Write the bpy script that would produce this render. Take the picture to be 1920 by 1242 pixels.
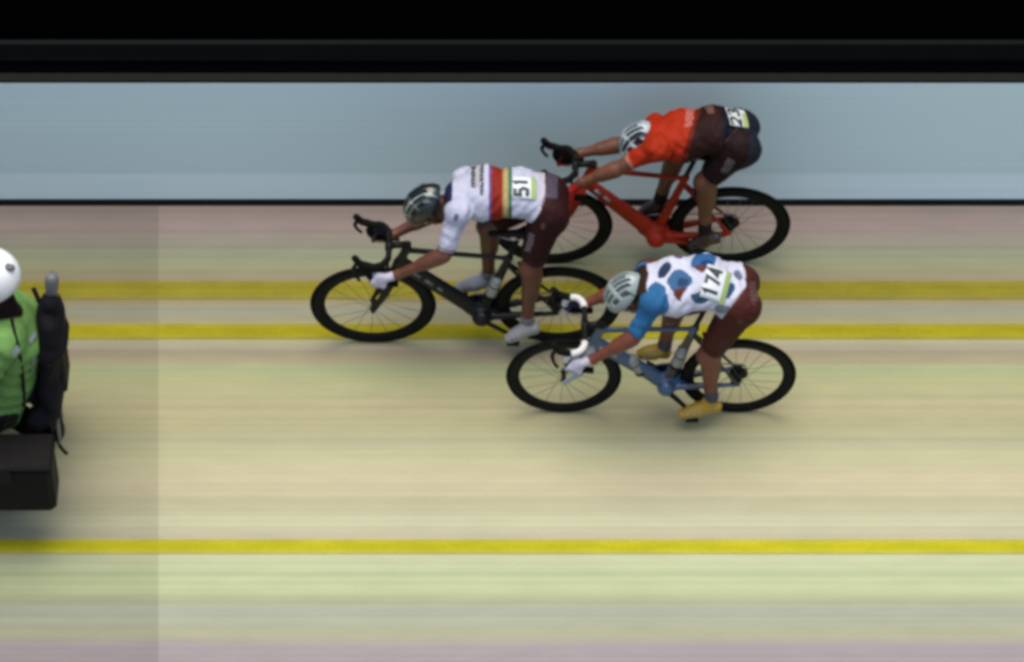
import bpy, math, random
import numpy as np
from mathutils import Vector, Matrix
from mathutils.bvhtree import BVHTree

random.seed(7); np.random.seed(7)
for o in list(bpy.data.objects): bpy.data.objects.remove(o)
SC = bpy.context.scene
COL = SC.collection
R = math.radians

# ------------------------------------------------------------------ camera
ELEV = R(51.0); DIST = 22.0; FPX = 325.0 * DIST           # focal length in photo pixels
CAM = np.array([0.0, -DIST*math.cos(ELEV), DIST*math.sin(ELEV)])
FW = np.array([0.0, math.cos(ELEV), -math.sin(ELEV)]); UP = np.array([0.0, math.sin(ELEV), math.cos(ELEV)])
cd = bpy.data.cameras.new('camera'); cam = bpy.data.objects.new('camera', cd); COL.objects.link(cam)
cam.location = CAM; cam.rotation_euler = (math.pi/2 - ELEV, 0, 0)
cd.sensor_width = 36; cd.lens = FPX/1920*36; cd.clip_start = .5; cd.clip_end = 2000
SC.camera = cam

# ------------------------------------------------------------------ sky, sun, exposure
w = bpy.data.worlds.new('World'); SC.world = w; w.use_nodes = True
nt = w.node_tree; nt.nodes.clear()
sky = nt.nodes.new('ShaderNodeTexSky'); sky.sky_type = 'NISHITA'; sky.sun_disc = False
SUN_EL = R(86); SUN_AZ = R(-20)                             # azimuth measured from +y (behind the barrier) towards +x
sky.sun_elevation = SUN_EL; sky.sun_rotation = SUN_AZ; sky.air_density = 1.0; sky.dust_density = 4.0; sky.ozone_density = .6
bg = nt.nodes.new('ShaderNodeBackground'); bg.inputs['Strength'].default_value = .118
out = nt.nodes.new('ShaderNodeOutputWorld')
nt.links.new(sky.outputs[0], bg.inputs[0]); nt.links.new(bg.outputs[0], out.inputs[0])
sl = bpy.data.lights.new('sun', 'SUN'); sl.energy = 1.4; sl.angle = R(48); sl.color = (1, .95, .86)
so = bpy.data.objects.new('sun', sl); COL.objects.link(so)
sdir = Vector((math.sin(SUN_AZ)*math.cos(SUN_EL), math.cos(SUN_AZ)*math.cos(SUN_EL), math.sin(SUN_EL)))
so.rotation_euler = sdir.to_track_quat('Z', 'Y').to_euler(); so.location = (0, 0, 12)
SC.view_settings.view_transform = 'Standard'; SC.view_settings.look = 'None'
SC.view_settings.gamma = 1; SC.view_settings.exposure = 1.03
SC.render.engine = 'CYCLES'; SC.cycles.filter_width = 3.8; SC.cycles.max_bounces = 6

# ------------------------------------------------------------------ measuring helpers
def ray(px, py):
    d = FW + np.array([(px-960)/FPX, 0, 0]) - UP*((py-621)/FPX)
    return d
def P(px, py, Y):
    d = ray(px, py); return CAM + d*((Y-CAM[1])/d[1])
def G(px, py, z=0.0):
    d = ray(px, py); return CAM + d*((z-CAM[2])/d[2])
def proj(v):
    q = v - CAM; dep = q@FW
    return 960 + q[:, 0]/dep*FPX, 621 - (q@UP)/dep*FPX
A = np.array
def nrm(v): v = A(v, float); return v/np.linalg.norm(v)

# ------------------------------------------------------------------ object helpers
def setp(o, label=None, cat=None, group=None, kind=None):
    if label: o['label'] = label
    if cat: o['category'] = cat
    if group: o['group'] = group
    if kind: o['kind'] = kind
    return o
def root(name, loc, label, cat, group=None):
    o = bpy.data.objects.new(name, None); COL.objects.link(o); o.location = loc; o.empty_display_size = .2
    return setp(o, label, cat, group)
def origin_of(o):
    p = A([0., 0., 0.])
    while o is not None: p = p + A(o.location); o = o.parent
    return p
def obj(name, V, F, mats, parent=None, smooth=True, cols=None, label=None, midx=None):
    V = A(V, float)
    if parent is not None: V = V - origin_of(parent)
    me = bpy.data.meshes.new(name)
    me.from_pydata(V.tolist(), [], [list(map(int, f)) for f in F])
    if not isinstance(mats, (list, tuple)): mats = [mats]
    for m in mats: me.materials.append(m)
    if smooth: me.polygons.foreach_set('use_smooth', [True]*len(me.polygons))
    if midx is not None: me.polygons.foreach_set('material_index', midx)
    if cols is not None:
        at = me.color_attributes.new('Col', 'FLOAT_COLOR', 'POINT')
        c = np.ones((len(V), 4), np.float32); c[:, :3] = cols
        at.data.foreach_set('color', c.ravel())
    me.update()
    o = bpy.data.objects.new(name, me); COL.objects.link(o)
    if parent is not None: o.parent = parent
    if label: o['label'] = label
    return o
class MB:
    def __init__(s): s.V = []; s.F = []
    def add(s, V, F):
        b = len(s.V); s.V += [tuple(v) for v in V]; s.F += [tuple(i+b for i in f) for f in F]; return s
    def box(s, a, b):
        (x0, y0, z0), (x1, y1, z1) = a, b
        V = [(x, y, z) for z in (z0, z1) for y in (y0, y1) for x in (x0, x1)]
        return s.add(V, [(0,2,3,1),(4,5,7,6),(0,1,5,4),(2,6,7,3),(0,4,6,2),(1,3,7,5)])
    def bevel_box(s, a, b, r=.01):
        a = A(a, float); b = A(b, float); V = []; c = (a+b)/2; h = (b-a)/2
        import itertools
        for sx, sy, sz in itertools.product((-1, 1), repeat=3):
            for ax in range(3):
                hh = h - r; hh[ax] = h[ax]
                V.append(c + hh*A([sx, sy, sz]))
        idx = lambda sx, sy, sz, ax: ((((sx+1)//2)*2+(sy+1)//2)*2+(sz+1)//2)*3+ax
        F = []
        for ax in range(3):
            o1, o2 = [q for q in range(3) if q != ax]
            for sg in (-1, 1):
                q = []
                for (u, v) in ((-1,-1),(1,-1),(1,1),(-1,1)):
                    t = [0,0,0]; t[ax] = sg; t[o1] = u; t[o2] = v; q.append(idx(*t, ax))
                flip = (sg > 0) != (ax == 1)
                F.append(q if flip else q[::-1])
        for e in range(3):
            o1, o2 = [q for q in range(3) if q != e]
            for u in (-1, 1):
                for v in (-1, 1):
                    t0 = [0,0,0]; t1 = [0,0,0]
                    t0[e] = -1; t1[e] = 1
                    for t in (t0, t1): t[o1] = u; t[o2] = v
                    F.append([idx(*t0, o1), idx(*t1, o1), idx(*t1, o2), idx(*t0, o2)])
        for sx, sy, sz in itertools.product((-1, 1), repeat=3):
            F.append([idx(sx, sy, sz, 0), idx(sx, sy, sz, 1), idx(sx, sy, sz, 2)])
        return s.add(V, F)
    def tube(s, pts, rad, n=10, flat=1.0, cap=True, closed=False):
        pts = [A(p, float) for p in pts]; m = len(pts)
        if np.isscalar(rad): rad = [rad]*m
        V = []; prev = None
        for i, p in enumerate(pts):
            if closed: t = nrm(pts[(i+1) % m]-pts[i-1])
            else: t = nrm(pts[min(i+1, m-1)]-pts[max(i-1, 0)])
            if prev is None:
                up = A([0, 1, 0]) if abs(t[1]) < .9 else A([0, 0, 1])
            else: up = prev
            b = nrm(up - t*(up@t)); prev = b; c = np.cross(t, b)
            for k in range(n):
                a = 2*math.pi*k/n
                V.append(p + rad[i]*(b*math.cos(a)*flat + c*math.sin(a)))
        F = []
        for i in range(m if closed else m-1):
            j = (i+1) % m
            for k in range(n):
                F.append((i*n+k, i*n+(k+1) % n, j*n+(k+1) % n, j*n+k))
        if cap and not closed:
            F.append(tuple(range(n))[::-1]); F.append(tuple((m-1)*n+k for k in range(n)))
        return s.add(V, F)
    def lathe(s, c, axis, prof, n=48, sx=1.0):
        """ring profile [(radius, offset along axis)...] closed, about c; axis = y; x stretched by sx"""
        V = []; m = len(prof)
        for k in range(n):
            a = 2*math.pi*k/n
            for r, h in prof: V.append((c[0]+sx*r*math.cos(a), c[1]+h, c[2]+r*math.sin(a)))
        F = [(k*m+i, k*m+(i+1) % m, ((k+1) % n)*m+(i+1) % m, ((k+1) % n)*m+i) for k in range(n) for i in range(m)]
        return s.add(V, F)
    def build(s, name, mat, parent=None, smooth=True, label=None): return obj(name, s.V, s.F, mat, parent, smooth, label=label)
def spline(pts, n=8):
    pts = [A(p, float) for p in pts]; o = []
    for i in range(len(pts)-1):
        p0 = pts[max(i-1, 0)]; p1 = pts[i]; p2 = pts[i+1]; p3 = pts[min(i+2, len(pts)-1)]
        for k in range(n):
            t = k/n
            o.append(.5*((2*p1)+(-p0+p2)*t+(2*p0-5*p1+4*p2-p3)*t*t+(-p0+3*p1-3*p2+p3)*t**3))
    o.append(pts[-1]); return o

# ------------------------------------------------------------------ materials
def mat(name, col, rough=.6, metal=0., coat=0., noise=None, bump=None, attr=False, spec=.5, sheen=0., sss=0.):
    m = bpy.data.materials.new(name); m.use_nodes = True; t = m.node_tree; b = t.nodes['Principled BSDF']
    b.inputs['Roughness'].default_value = rough; b.inputs['Metallic'].default_value = metal
    b.inputs['Coat Weight'].default_value = coat; b.inputs['Specular IOR Level'].default_value = spec
    b.inputs['Sheen Weight'].default_value = sheen
    b.inputs['Base Color'].default_value = (*col, 1)
    src = None
    if attr:
        a = t.nodes.new('ShaderNodeAttribute'); a.attribute_name = 'Col'; src = a.outputs['Color']
    if noise:
        sc_, amt = noise[:2]
        tc = t.nodes.new('ShaderNodeTexCoord'); n = t.nodes.new('ShaderNodeTexNoise'); n.inputs['Scale'].default_value = sc_; n.inputs['Detail'].default_value = 5
        mp = t.nodes.new('ShaderNodeMapping'); mp.inputs['Scale'].default_value = noise[2] if len(noise) > 2 else (1, 1, 1)
        t.links.new(tc.outputs['Object'], mp.inputs[0]); t.links.new(mp.outputs[0], n.inputs['Vector'])
        mr = t.nodes.new('ShaderNodeMapRange'); mr.inputs[1].default_value = .3; mr.inputs[2].default_value = .7
        mr.inputs[3].default_value = 1-amt; mr.inputs[4].default_value = 1+amt
        t.links.new(n.outputs[0], mr.inputs[0])
        mx = t.nodes.new('ShaderNodeMix'); mx.data_type = 'RGBA'; mx.blend_type = 'MULTIPLY'; mx.inputs[0].default_value = 1
        if src is not None: t.links.new(src, mx.inputs[6])
        else: mx.inputs[6].default_value = (*col, 1)
        t.links.new(mr.outputs[0], mx.inputs[7]); src = mx.outputs[2]
    if src is not None: t.links.new(src, b.inputs['Base Color'])
    if bump:
        sc_, st = bump
        tc = t.nodes.new('ShaderNodeTexCoord'); n = t.nodes.new('ShaderNodeTexNoise'); n.inputs['Scale'].default_value = sc_; n.inputs['Detail'].default_value = 3
        t.links.new(tc.outputs['Object'], n.inputs['Vector'])
        bp = t.nodes.new('ShaderNodeBump'); bp.inputs['Strength'].default_value = st; bp.inputs['Distance'].default_value = .02
        t.links.new(n.outputs[0], bp.inputs['Height']); t.links.new(bp.outputs[0], b.inputs['Normal'])
    return m
M = dict(
    skin=mat('tanned_skin', (.27, .105, .055), .5, noise=(18, .18), attr=True),
    fabric=mat('printed_lycra', (.8, .8, .8), .65, noise=(30, .06), bump=(22, .55), attr=True, spec=.10),
    hard=mat('helmet_plastic', (.8, .8, .8), .3, attr=True, coat=.3),
    rubber=mat('tyre_rubber', (.0035, .0038, .0033), .9, noise=(25, .3), spec=.06),
    carbon=mat('carbon_rim', (.0032, .0038, .0038), .6, noise=(12, .3), spec=.12),
    black=mat('black_alloy', (.004, .004, .004), .55, spec=.15),
    steel=mat('spoke_steel', (.12, .12, .12), .4, metal=.8),
    chrome=mat('worn_steel', (.30, .30, .31), .35, metal=.9),
    frame_black=mat('black_frame_paint', (.0035, .0045, .005), .4, coat=.06, noise=(9, .3), spec=.2),
    frame_red=mat('red_frame_paint', (.23, .014, .003), .5, noise=(9, .3), spec=.2),
    frame_blue=mat('blue_frame_paint', (.022, .065, .165), .4, coat=.1, noise=(9, .2)),
    frame_white=mat('pale_fork_paint', (.20, .25, .28), .4, coat=.2),
    tape_black=mat('black_bar_tape', (.004, .004, .004), .85, bump=(120, .3), spec=.1),
    tape_white=mat('white_bar_tape', (.48, .48, .46), .7, bump=(120, .3)),
    saddle=mat('black_saddle_cover', (.004, .004, .004), .6, spec=.15),
    bottle=mat('clear_white_bottle', (.22, .23, .21), .4),
    lens=mat('dark_lens', (.010, .010, .012), .12, coat=.5),
    print_black=mat('black_number_print', (.012, .02, .025), .6),
    bib=mat('bib_paper', (.52, .56, .56), .6),
    bib_green=mat('lime_bib_strip', (.24, .32, .11), .6),
    nylon=mat('black_backpack_nylon', (.004, .004, .006), .85, noise=(20, .3), bump=(25, .4), spec=.15),
    plastic=mat('black_pannier_plastic', (.004, .0032, .0030), .7, noise=(14, .25), bump=(60, .1), spec=.15),
    grey=mat('grey_antenna', (.10, .105, .10), .6),
    seatv=mat('black_seat_vinyl', (.005, .005, .005), .7, spec=.15),
    motopaint=mat('dark_motorcycle_paint', (.02, .02, .025), .25, coat=.6),
    redlens=mat('tail_lamp_lens', (.20, .01, .01), .2, coat=.4),
)

# ------------------------------------------------------------------ the setting
# rows of the road, measured across its width (photo row on the ground -> distance y)
def rowy(py): return float(G(960, py)[1])
def rowmat(name, stops, rough, grain=.13, wear=.03, streak=.085, exposure_step=True, exposure_amt=.81):
    m = bpy.data.materials.new(name); m.use_nodes = True; t = m.node_tree; b = t.nodes['Principled BSDF']
    b.inputs['Roughness'].default_value = rough; b.inputs['Specular IOR Level'].default_value = .08
    tc = t.nodes.new('ShaderNodeTexCoord'); sp = t.nodes.new('ShaderNodeSeparateXYZ'); t.links.new(tc.outputs['Object'], sp.inputs[0])
    # a little sideways wander, so that the colour bands are not ruled with a ruler
    n0 = t.nodes.new('ShaderNodeTexNoise'); n0.inputs['Scale'].default_value = 1; n0.inputs['Detail'].default_value = 2
    mp0 = t.nodes.new('ShaderNodeMapping'); mp0.inputs['Scale'].default_value = (.15, 1.2, 1); t.links.new(tc.outputs['Object'], mp0.inputs[0]); t.links.new(mp0.outputs[0], n0.inputs['Vector'])
    wd = t.nodes.new('ShaderNodeMath'); wd.operation = 'MULTIPLY_ADD'; wd.inputs[1].default_value = .03
    t.links.new(n0.outputs[0], wd.inputs[0]); t.links.new(sp.outputs[1], wd.inputs[2])
    ys = [rowy(p) for p, _ in stops]; y0, y1 = min(ys), max(ys)
    mr = t.nodes.new('ShaderNodeMapRange'); mr.inputs[1].default_value = y0+.015; mr.inputs[2].default_value = y1+.015; t.links.new(wd.outputs[0], mr.inputs[0])
    rp = t.nodes.new('ShaderNodeValToRGB'); t.links.new(mr.outputs[0], rp.inputs[0])
    pts = sorted([((y-y0)/(y1-y0), c) for y, (_, c) in zip(ys, stops)], key=lambda q: q[0])
    el = rp.color_ramp.elements
    while len(el) < len(pts): el.new(.5)
    for e, (p, c) in zip(el, pts): e.position = p
    for e, (p, c) in zip(el, pts): e.position = p; e.color = (*c, 1)
    def noise(scale, detail):
        mp = t.nodes.new('ShaderNodeMapping'); mp.inputs['Scale'].default_value = scale; t.links.new(tc.outputs['Object'], mp.inputs[0])
        n = t.nodes.new('ShaderNodeTexNoise'); n.inputs['Scale'].default_value = 1; n.inputs['Detail'].default_value = detail; t.links.new(mp.outputs[0], n.inputs['Vector']); return n.outputs[0]
    def mul(col, fac, lo, hi, amt):
        r_ = t.nodes.new('ShaderNodeMapRange'); r_.inputs[1].default_value = lo; r_.inputs[2].default_value = hi; r_.inputs[3].default_value = 1-amt; r_.inputs[4].default_value = 1+amt
        t.links.new(fac, r_.inputs[0])
        mx = t.nodes.new('ShaderNodeMix'); mx.data_type = 'RGBA'; mx.blend_type = 'MULTIPLY'; mx.inputs[0].default_value = 1
        t.links.new(col, mx.inputs[6]); t.links.new(r_.outputs[0], mx.inputs[7]); return mx.outputs[2]
    c = mul(rp.outputs[0], noise((.05, 26, 1), 4), .3, .7, streak)
    c = mul(c, noise((.03, 110, 1), 3), .3, .7, streak*.9)
    c = mul(c, noise((1.1, 1.6, 1), 3), .3, .7, wear); c = mul(c, noise((3.5, 14, 1), 5), .35, .65, wear*.9)
    gr = noise((160, 160, 160), 2); c = mul(c, gr, .3, .7, grain)
    if exposure_step:   # exposure step put into the colour: road and lines darkened left of this line
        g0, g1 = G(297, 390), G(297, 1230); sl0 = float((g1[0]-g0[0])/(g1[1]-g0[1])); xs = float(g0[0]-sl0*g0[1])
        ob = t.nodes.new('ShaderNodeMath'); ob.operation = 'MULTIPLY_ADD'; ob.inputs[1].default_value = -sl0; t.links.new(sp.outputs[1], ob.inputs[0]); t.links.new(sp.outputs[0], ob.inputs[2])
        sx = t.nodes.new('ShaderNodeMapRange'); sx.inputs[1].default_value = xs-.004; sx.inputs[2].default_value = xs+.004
        sx.inputs[3].default_value = exposure_amt; sx.inputs[4].default_value = 1; t.links.new(ob.outputs[0], sx.inputs[0])
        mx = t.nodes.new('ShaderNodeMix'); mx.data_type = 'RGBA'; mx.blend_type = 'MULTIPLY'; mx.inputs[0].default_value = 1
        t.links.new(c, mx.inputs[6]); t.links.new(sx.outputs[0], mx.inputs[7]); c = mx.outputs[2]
    t.links.new(c, b.inputs['Base Color'])
    bp = t.nodes.new('ShaderNodeBump'); bp.inputs['Strength'].default_value = .12; bp.inputs['Distance'].default_value = .004
    t.links.new(gr, bp.inputs['Height']); t.links.new(bp.outputs[0], b.inputs['Normal'])
    return m
ROAD = [(386, (0.243, 0.202, 0.167)), (412, (0.228, 0.183, 0.156)), (430, (0.212, 0.171, 0.148)), (460, (0.177, 0.175, 0.13)), (490, (0.186, 0.201, 0.123)), (505, (0.192, 0.186, 0.109)), (522, (0.192, 0.172, 0.107)), (568, (0.212, 0.188, 0.101)), (580, (0.185, 0.192, 0.143)), (602, (0.216, 0.2, 0.115)), (640, (0.242, 0.246, 0.126)), (650, (0.233, 0.209, 0.156)), (660, (0.196, 0.177, 0.119)), (672, (0.221, 0.194, 0.122)), (690, (0.229, 0.252, 0.137)), (712, (0.249, 0.254, 0.135)), (765, (0.267, 0.248, 0.146)), (800, (0.262, 0.249, 0.138)), (830, (0.258, 0.262, 0.163)), (855, (0.298, 0.297, 0.174)), (905, (0.338, 0.308, 0.198)), (945, (0.285, 0.275, 0.174)), (985, (0.325, 0.33, 0.214)), (1005, (0.297, 0.276, 0.186)), (1046, (0.315, 0.335, 0.202)), (1080, (0.272, 0.313, 0.176)), (1105, (0.301, 0.334, 0.187)), (1125, (0.248, 0.255, 0.154)), (1145, (0.225, 0.244, 0.189)), (1192, (0.243, 0.243, 0.156)), (1212, (0.217, 0.197, 0.194)), (1238, (0.212, 0.183, 0.181))]  # tint and brightness set row by row across the road
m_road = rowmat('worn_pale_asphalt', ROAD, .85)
m_y1 = rowmat('faded_yellow_paint', [(520, (.165, .145, .022)), (545, (.170, .150, .012)), (563, (.165, .145, .025))], .7, streak=.08, wear=.085, exposure_amt=.94)
m_y2 = rowmat('yellow_line_paint', [(606, (.21, .19, .025)), (622, (.215, .19, .002)), (640, (.22, .205, .025))], .65, streak=.04, wear=.085, exposure_amt=.92)
m_y3 = rowmat('bright_yellow_paint', [(1010, (.285, .27, .04)), (1025, (.285, .265, .001)), (1042, (.29, .285, .04))], .65, streak=.04, wear=.085, exposure_amt=.9)
m_ground = mat('far_asphalt', (.07, .07, .068), .9, noise=(3, .2))
def sheet(name, x0, x1, y0, y1, z, m, kind='structure'):
    return setp(obj(name, [(x0, y0, z), (x1, y0, z), (x1, y1, z), (x0, y1, z)], [(0, 1, 2, 3)], m, smooth=False), kind=kind)
YB = rowy(385)                                             # face of the board along the road
sheet('ground', -300, 300, -300, 300, -.012, m_ground)
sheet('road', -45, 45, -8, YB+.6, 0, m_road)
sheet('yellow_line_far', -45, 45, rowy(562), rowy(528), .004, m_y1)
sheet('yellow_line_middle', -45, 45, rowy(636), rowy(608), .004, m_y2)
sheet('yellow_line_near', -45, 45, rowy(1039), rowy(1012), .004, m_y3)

# blue-grey board along the far road edge
def boardmat():
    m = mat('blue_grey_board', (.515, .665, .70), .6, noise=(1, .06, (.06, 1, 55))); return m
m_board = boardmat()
m_board2 = mat('blue_grey_board_lower_bounce', (.61, .76, .795), .6, noise=(1, .05, (.06, 1, 55)))  # lower panel lightened: ground bounce put into its colour at the tone step
m_dk = mat('black_base_rubber', (.012, .012, .011), .9, spec=.08)
m_top = mat('charcoal_cap', (.016, .019, .021), .9, spec=.05)
m_void = mat('black_drape', (.0016, .0016, .0018), 1.0, spec=.0)
m_void2 = mat('black_drape_hem', (.0035, .0038, .007), 1.0, spec=.05)
m_band = mat('charcoal_plank', (.011, .013, .0125), .95, spec=.03, noise=(1, .5, (.05, 1, 60)))
ztop = float(P(960, 157, YB)[2]); zmid = float(P(960, 324, YB)[2]); z0 = float(P(960, 374, YB)[2])
bd = root('roadside_board', (0, YB, 0), 'long blue-grey board standing along the far edge of the road', 'barrier')
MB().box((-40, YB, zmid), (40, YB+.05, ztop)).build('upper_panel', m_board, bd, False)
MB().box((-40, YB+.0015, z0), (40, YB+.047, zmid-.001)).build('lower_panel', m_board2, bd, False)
MB().box((-40, YB-.006, 0), (40, YB+.044, z0-.001)).build('base_strip', m_dk, bd, False)
MB().box((-40, YB+.002, ztop+.001), (40, YB+.06, ztop+.022)).build('top_cap', m_dk, bd, False)
for i, x in enumerate(np.arange(-38, 39, 4.0)):
    b = MB(); b.tube([(x, YB+.08, ztop-.1), (x, YB+.08, .02)], .02, 8); b.tube([(x, YB+.08, ztop-.2), (x, YB+.42, .02)], .015, 8); b.build('prop', M['black'], bd)
# dark drape behind the board; its unseen upper height is added to block sky
YW = YB+.55
def zw(py, Y=YW): return float(P(960, py, Y)[2])
dw = root('drape_wall', (0, YW, 0), 'black drape wall behind the blue-grey board, made tall to block sky light', 'wall')
MB().box((-40, YW, 0), (40, YW+.1, 3.4)).build('drape', m_void, dw, False)
MB().box((-40, YW-.035, zw(114, YW-.035)), (40, YW-.001, zw(83, YW-.035))).build('plank', m_band, dw, False, label='upper charcoal plank')
MB().box((-40, YW-.022, zw(137, YW-.022)), (40, YW-.001, zw(114, YW-.035)-.002)).build('plank', m_void2, dw, False, label='black recessed plank')
MB().box((-40, YW-.035, zw(150, YW-.035)), (40, YW-.001, zw(137, YW-.022)-.002)).build('plank', m_top, dw, False, label='dark grey lower plank')

# ------------------------------------------------------------------ implicit bodies
class SDF:
    def __init__(s): s.p = []
    def cone(s, a, b, ra, rb, k=.025, sy=1.0, tag=''):
        s.p.append(('c', A(a, float), A(b, float), ra, rb, k, sy, tag)); return s
    def ell(s, c, r, frame=None, k=.02, tag=''):
        s.p.append(('e', A(c, float), A(r, float), np.eye(3) if frame is None else A(frame, float), 0, k, 1.0, tag)); return s
    def sub(s, c, r, frame=None, k=.008):
        s.p.append(('s', A(c, float), A(r, float), np.eye(3) if frame is None else A(frame, float), 0, k, 1.0, '')); return s
    @staticmethod
    def dist(q, X, Y, Z):
        if q[0] == 'c':
            a, b, ra, rb, sy = q[1], q[2], q[3], q[4], q[6]
            ba = (b-a)*A([1, 1/sy, 1]); L = max(ba@ba, 1e-9)
            px, py, pz = X-a[0], (Y-a[1])/sy, Z-a[2]
            t = np.clip((px*ba[0]+py*ba[1]+pz*ba[2])/L, 0, 1)
            return np.sqrt((px-t*ba[0])**2+(py-t*ba[1])**2+(pz-t*ba[2])**2)-(ra+(rb-ra)*t), t
        c, r, f = q[1], q[2], q[3]
        px, py, pz = X-c[0], Y-c[1], Z-c[2]
        l = [(px*f[i][0]+py*f[i][1]+pz*f[i][2])/r[i] for i in range(3)]
        n = np.sqrt(l[0]**2+l[1]**2+l[2]**2); g = np.sqrt((l[0]/r[0])**2+(l[1]/r[1])**2+(l[2]/r[2])**2)+1e-9
        return n*(n-1)/g, 0*n
    def bounds(s):
        lo, hi = [], []
        for q in s.p:
            if q[0] == 'c':
                r = max(q[3], q[4])*A([1, max(q[6], 1), 1]); lo += [q[1]-r, q[2]-r]; hi += [q[1]+r, q[2]+r]
            elif q[0] == 'e': r = q[2].max(); lo.append(q[1]-r); hi.append(q[1]+r)
        return np.min(lo, 0), np.max(hi, 0)
    def mesh(s, h, smooth=2, post=None):
        lo, hi = s.bounds(); lo = lo-4*h; hi = hi+4*h; n = np.ceil((hi-lo)/h).astype(int)+1
        ax = [(lo[i]+h*np.arange(n[i])).astype(np.float32) for i in range(3)]
        D = np.full(n, .5, np.float32)
        for q in s.p:
            if q[0] == 'c':
                r = max(q[3], q[4])*A([1, max(q[6], 1), 1])+q[5]+.03; a = np.minimum(q[1], q[2])-r; b = np.maximum(q[1], q[2])+r
            else: r = q[2].max()+q[5]+.03; a = q[1]-r; b = q[1]+r
            i0 = np.clip(((a-lo)/h).astype(int), 0, n-1); i1 = np.clip(((b-lo)/h).astype(int)+2, 1, n)
            sl_ = tuple(slice(i0[i], i1[i]) for i in range(3))
            X = ax[0][sl_[0]][:, None, None]; Y = ax[1][sl_[1]][None, :, None]; Z = ax[2][sl_[2]][None, None, :]
            d, _ = s.dist(q, X, Y, Z); k = q[5]; e = D[sl_]
            if q[0] == 's':
                d = -d; hh = np.clip(.5-.5*(d-e)/-k, 0, 1) if False else None
                m_ = np.maximum(k-np.abs(d-e), 0)/k; D[sl_] = np.maximum(d, e)+m_*m_*k*.25
            else:
                m_ = np.maximum(k-np.abs(d-e), 0)/k; D[sl_] = np.minimum(d, e)-m_*m_*k*.25
        if post is not None: D = post(D, ax).astype(np.float32)
        return nets(D, lo, h, smooth)
    def tags(s, V):
        best = np.full(len(V), 9.); tg = np.full(len(V), '', dtype='<U16'); tt = np.zeros(len(V))
        for q in s.p:
            if q[0] == 's' or not q[7]: continue
            d, t = s.dist(q, V[:, 0], V[:, 1], V[:, 2]); m_ = d < best
            best[m_] = d[m_]; tg[m_] = q[7]; tt[m_] = (t*np.ones(len(V)))[m_]
        return tg, tt
def nets(D, lo, h, smooth=2):
    S = D < 0
    c = sum(S[i:S.shape[0]-1+i, j:S.shape[1]-1+j, k:S.shape[2]-1+k].astype(np.int8) for i in (0, 1) for j in (0, 1) for k in (0, 1))
    mk = (c > 0) & (c < 8); idx = np.argwhere(mk); ids = np.full(mk.shape, -1, np.int64); ids[mk] = np.arange(len(idx))
    corners = [(i, j, k) for i in (0, 1) for j in (0, 1) for k in (0, 1)]
    val = {q: D[idx[:, 0]+q[0], idx[:, 1]+q[1], idx[:, 2]+q[2]] for q in corners}
    acc = np.zeros((len(idx), 3)); cnt = np.zeros(len(idx))
    for a in corners:
        for ax_ in range(3):
            if a[ax_]: continue
            b = list(a); b[ax_] = 1; b = tuple(b)
            va, vb = val[a], val[b]; cr = (va < 0) != (vb < 0)
            t = np.where(cr, va/np.where(cr, va-vb, 1), 0)
            p = np.tile(A(a, float), (len(idx), 1)); p[:, ax_] = t
            acc[cr] += p[cr]; cnt[cr] += 1
    V = lo+h*(idx+acc/cnt[:, None]); F = []
    for ax_ in range(3):
        o1, o2 = [(1, 2), (2, 0), (0, 1)][ax_]
        n = list(S.shape); s0 = [slice(None)]*3; s1 = [slice(None)]*3; s0[ax_] = slice(0, n[ax_]-1); s1[ax_] = slice(1, n[ax_])
        d = S[tuple(s0)] != S[tuple(s1)]
        e = np.argwhere(d); e = e[(e[:, o1] > 0) & (e[:, o2] > 0) & (e[:, o1] < n[o1]-1) & (e[:, o2] < n[o2]-1)]
        inside = S[e[:, 0], e[:, 1], e[:, 2]]
        def g(u, v):
            q = e.copy(); q[:, o1] -= u; q[:, o2] -= v; return ids[q[:, 0], q[:, 1], q[:, 2]]
        quad = np.stack([g(1, 1), g(0, 1), g(0, 0), g(1, 0)], 1)
        quad[~inside] = quad[~inside][:, ::-1]; F.append(quad)
    F = np.concatenate(F); F = F[(F >= 0).all(1)]
    E = np.concatenate([F[:, [0, 1]], F[:, [1, 2]], F[:, [2, 3]], F[:, [3, 0]]])
    for _ in range(smooth):
        a2 = np.zeros_like(V); c2 = np.zeros(len(V))
        np.add.at(a2, E[:, 0], V[E[:, 1]]); np.add.at(a2, E[:, 1], V[E[:, 0]]); np.add.at(c2, E[:, 0], 1); np.add.at(c2, E[:, 1], 1)
        V = V*.45+.55*a2/np.maximum(c2, 1)[:, None]
    return V, F
def vnormals(V, F):
    n = np.cross(V[F[:, 2]]-V[F[:, 0]], V[F[:, 3]]-V[F[:, 1]]); N = np.zeros_like(V)
    for i in range(4): np.add.at(N, F[:, i], n)
    return N/(np.linalg.norm(N, axis=1)[:, None]+1e-12)
def shell(V, F, N, mask, off):
    """a garment: the faces inside mask, lifted off the body, hems turned in to the skin"""
    f = F[mask[F].all(1)]; used = np.unique(f); mp = np.full(len(V), -1); mp[used] = np.arange(len(used))
    o = off[used][:, None] if np.ndim(off) else off
    W = V[used]+N[used]*o; f2 = mp[f]
    E = np.concatenate([f2[:, [0, 1]], f2[:, [1, 2]], f2[:, [2, 3]], f2[:, [3, 0]]])
    key = np.sort(E, 1); _, inv, c = np.unique(key, axis=0, return_inverse=True, return_counts=True)
    be = E[c[inv.ravel()] == 1]; bv = np.unique(be); mp2 = np.full(len(W), -1); mp2[bv] = len(W)+np.arange(len(bv))
    inner = V[used][bv]-N[used][bv]*.002
    hem = np.stack([be[:, 1], be[:, 0], mp2[be[:, 0]], mp2[be[:, 1]]], 1)
    src = np.concatenate([used, used[bv]])
    return np.concatenate([W, inner]), np.concatenate([f2, hem]), src
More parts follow.
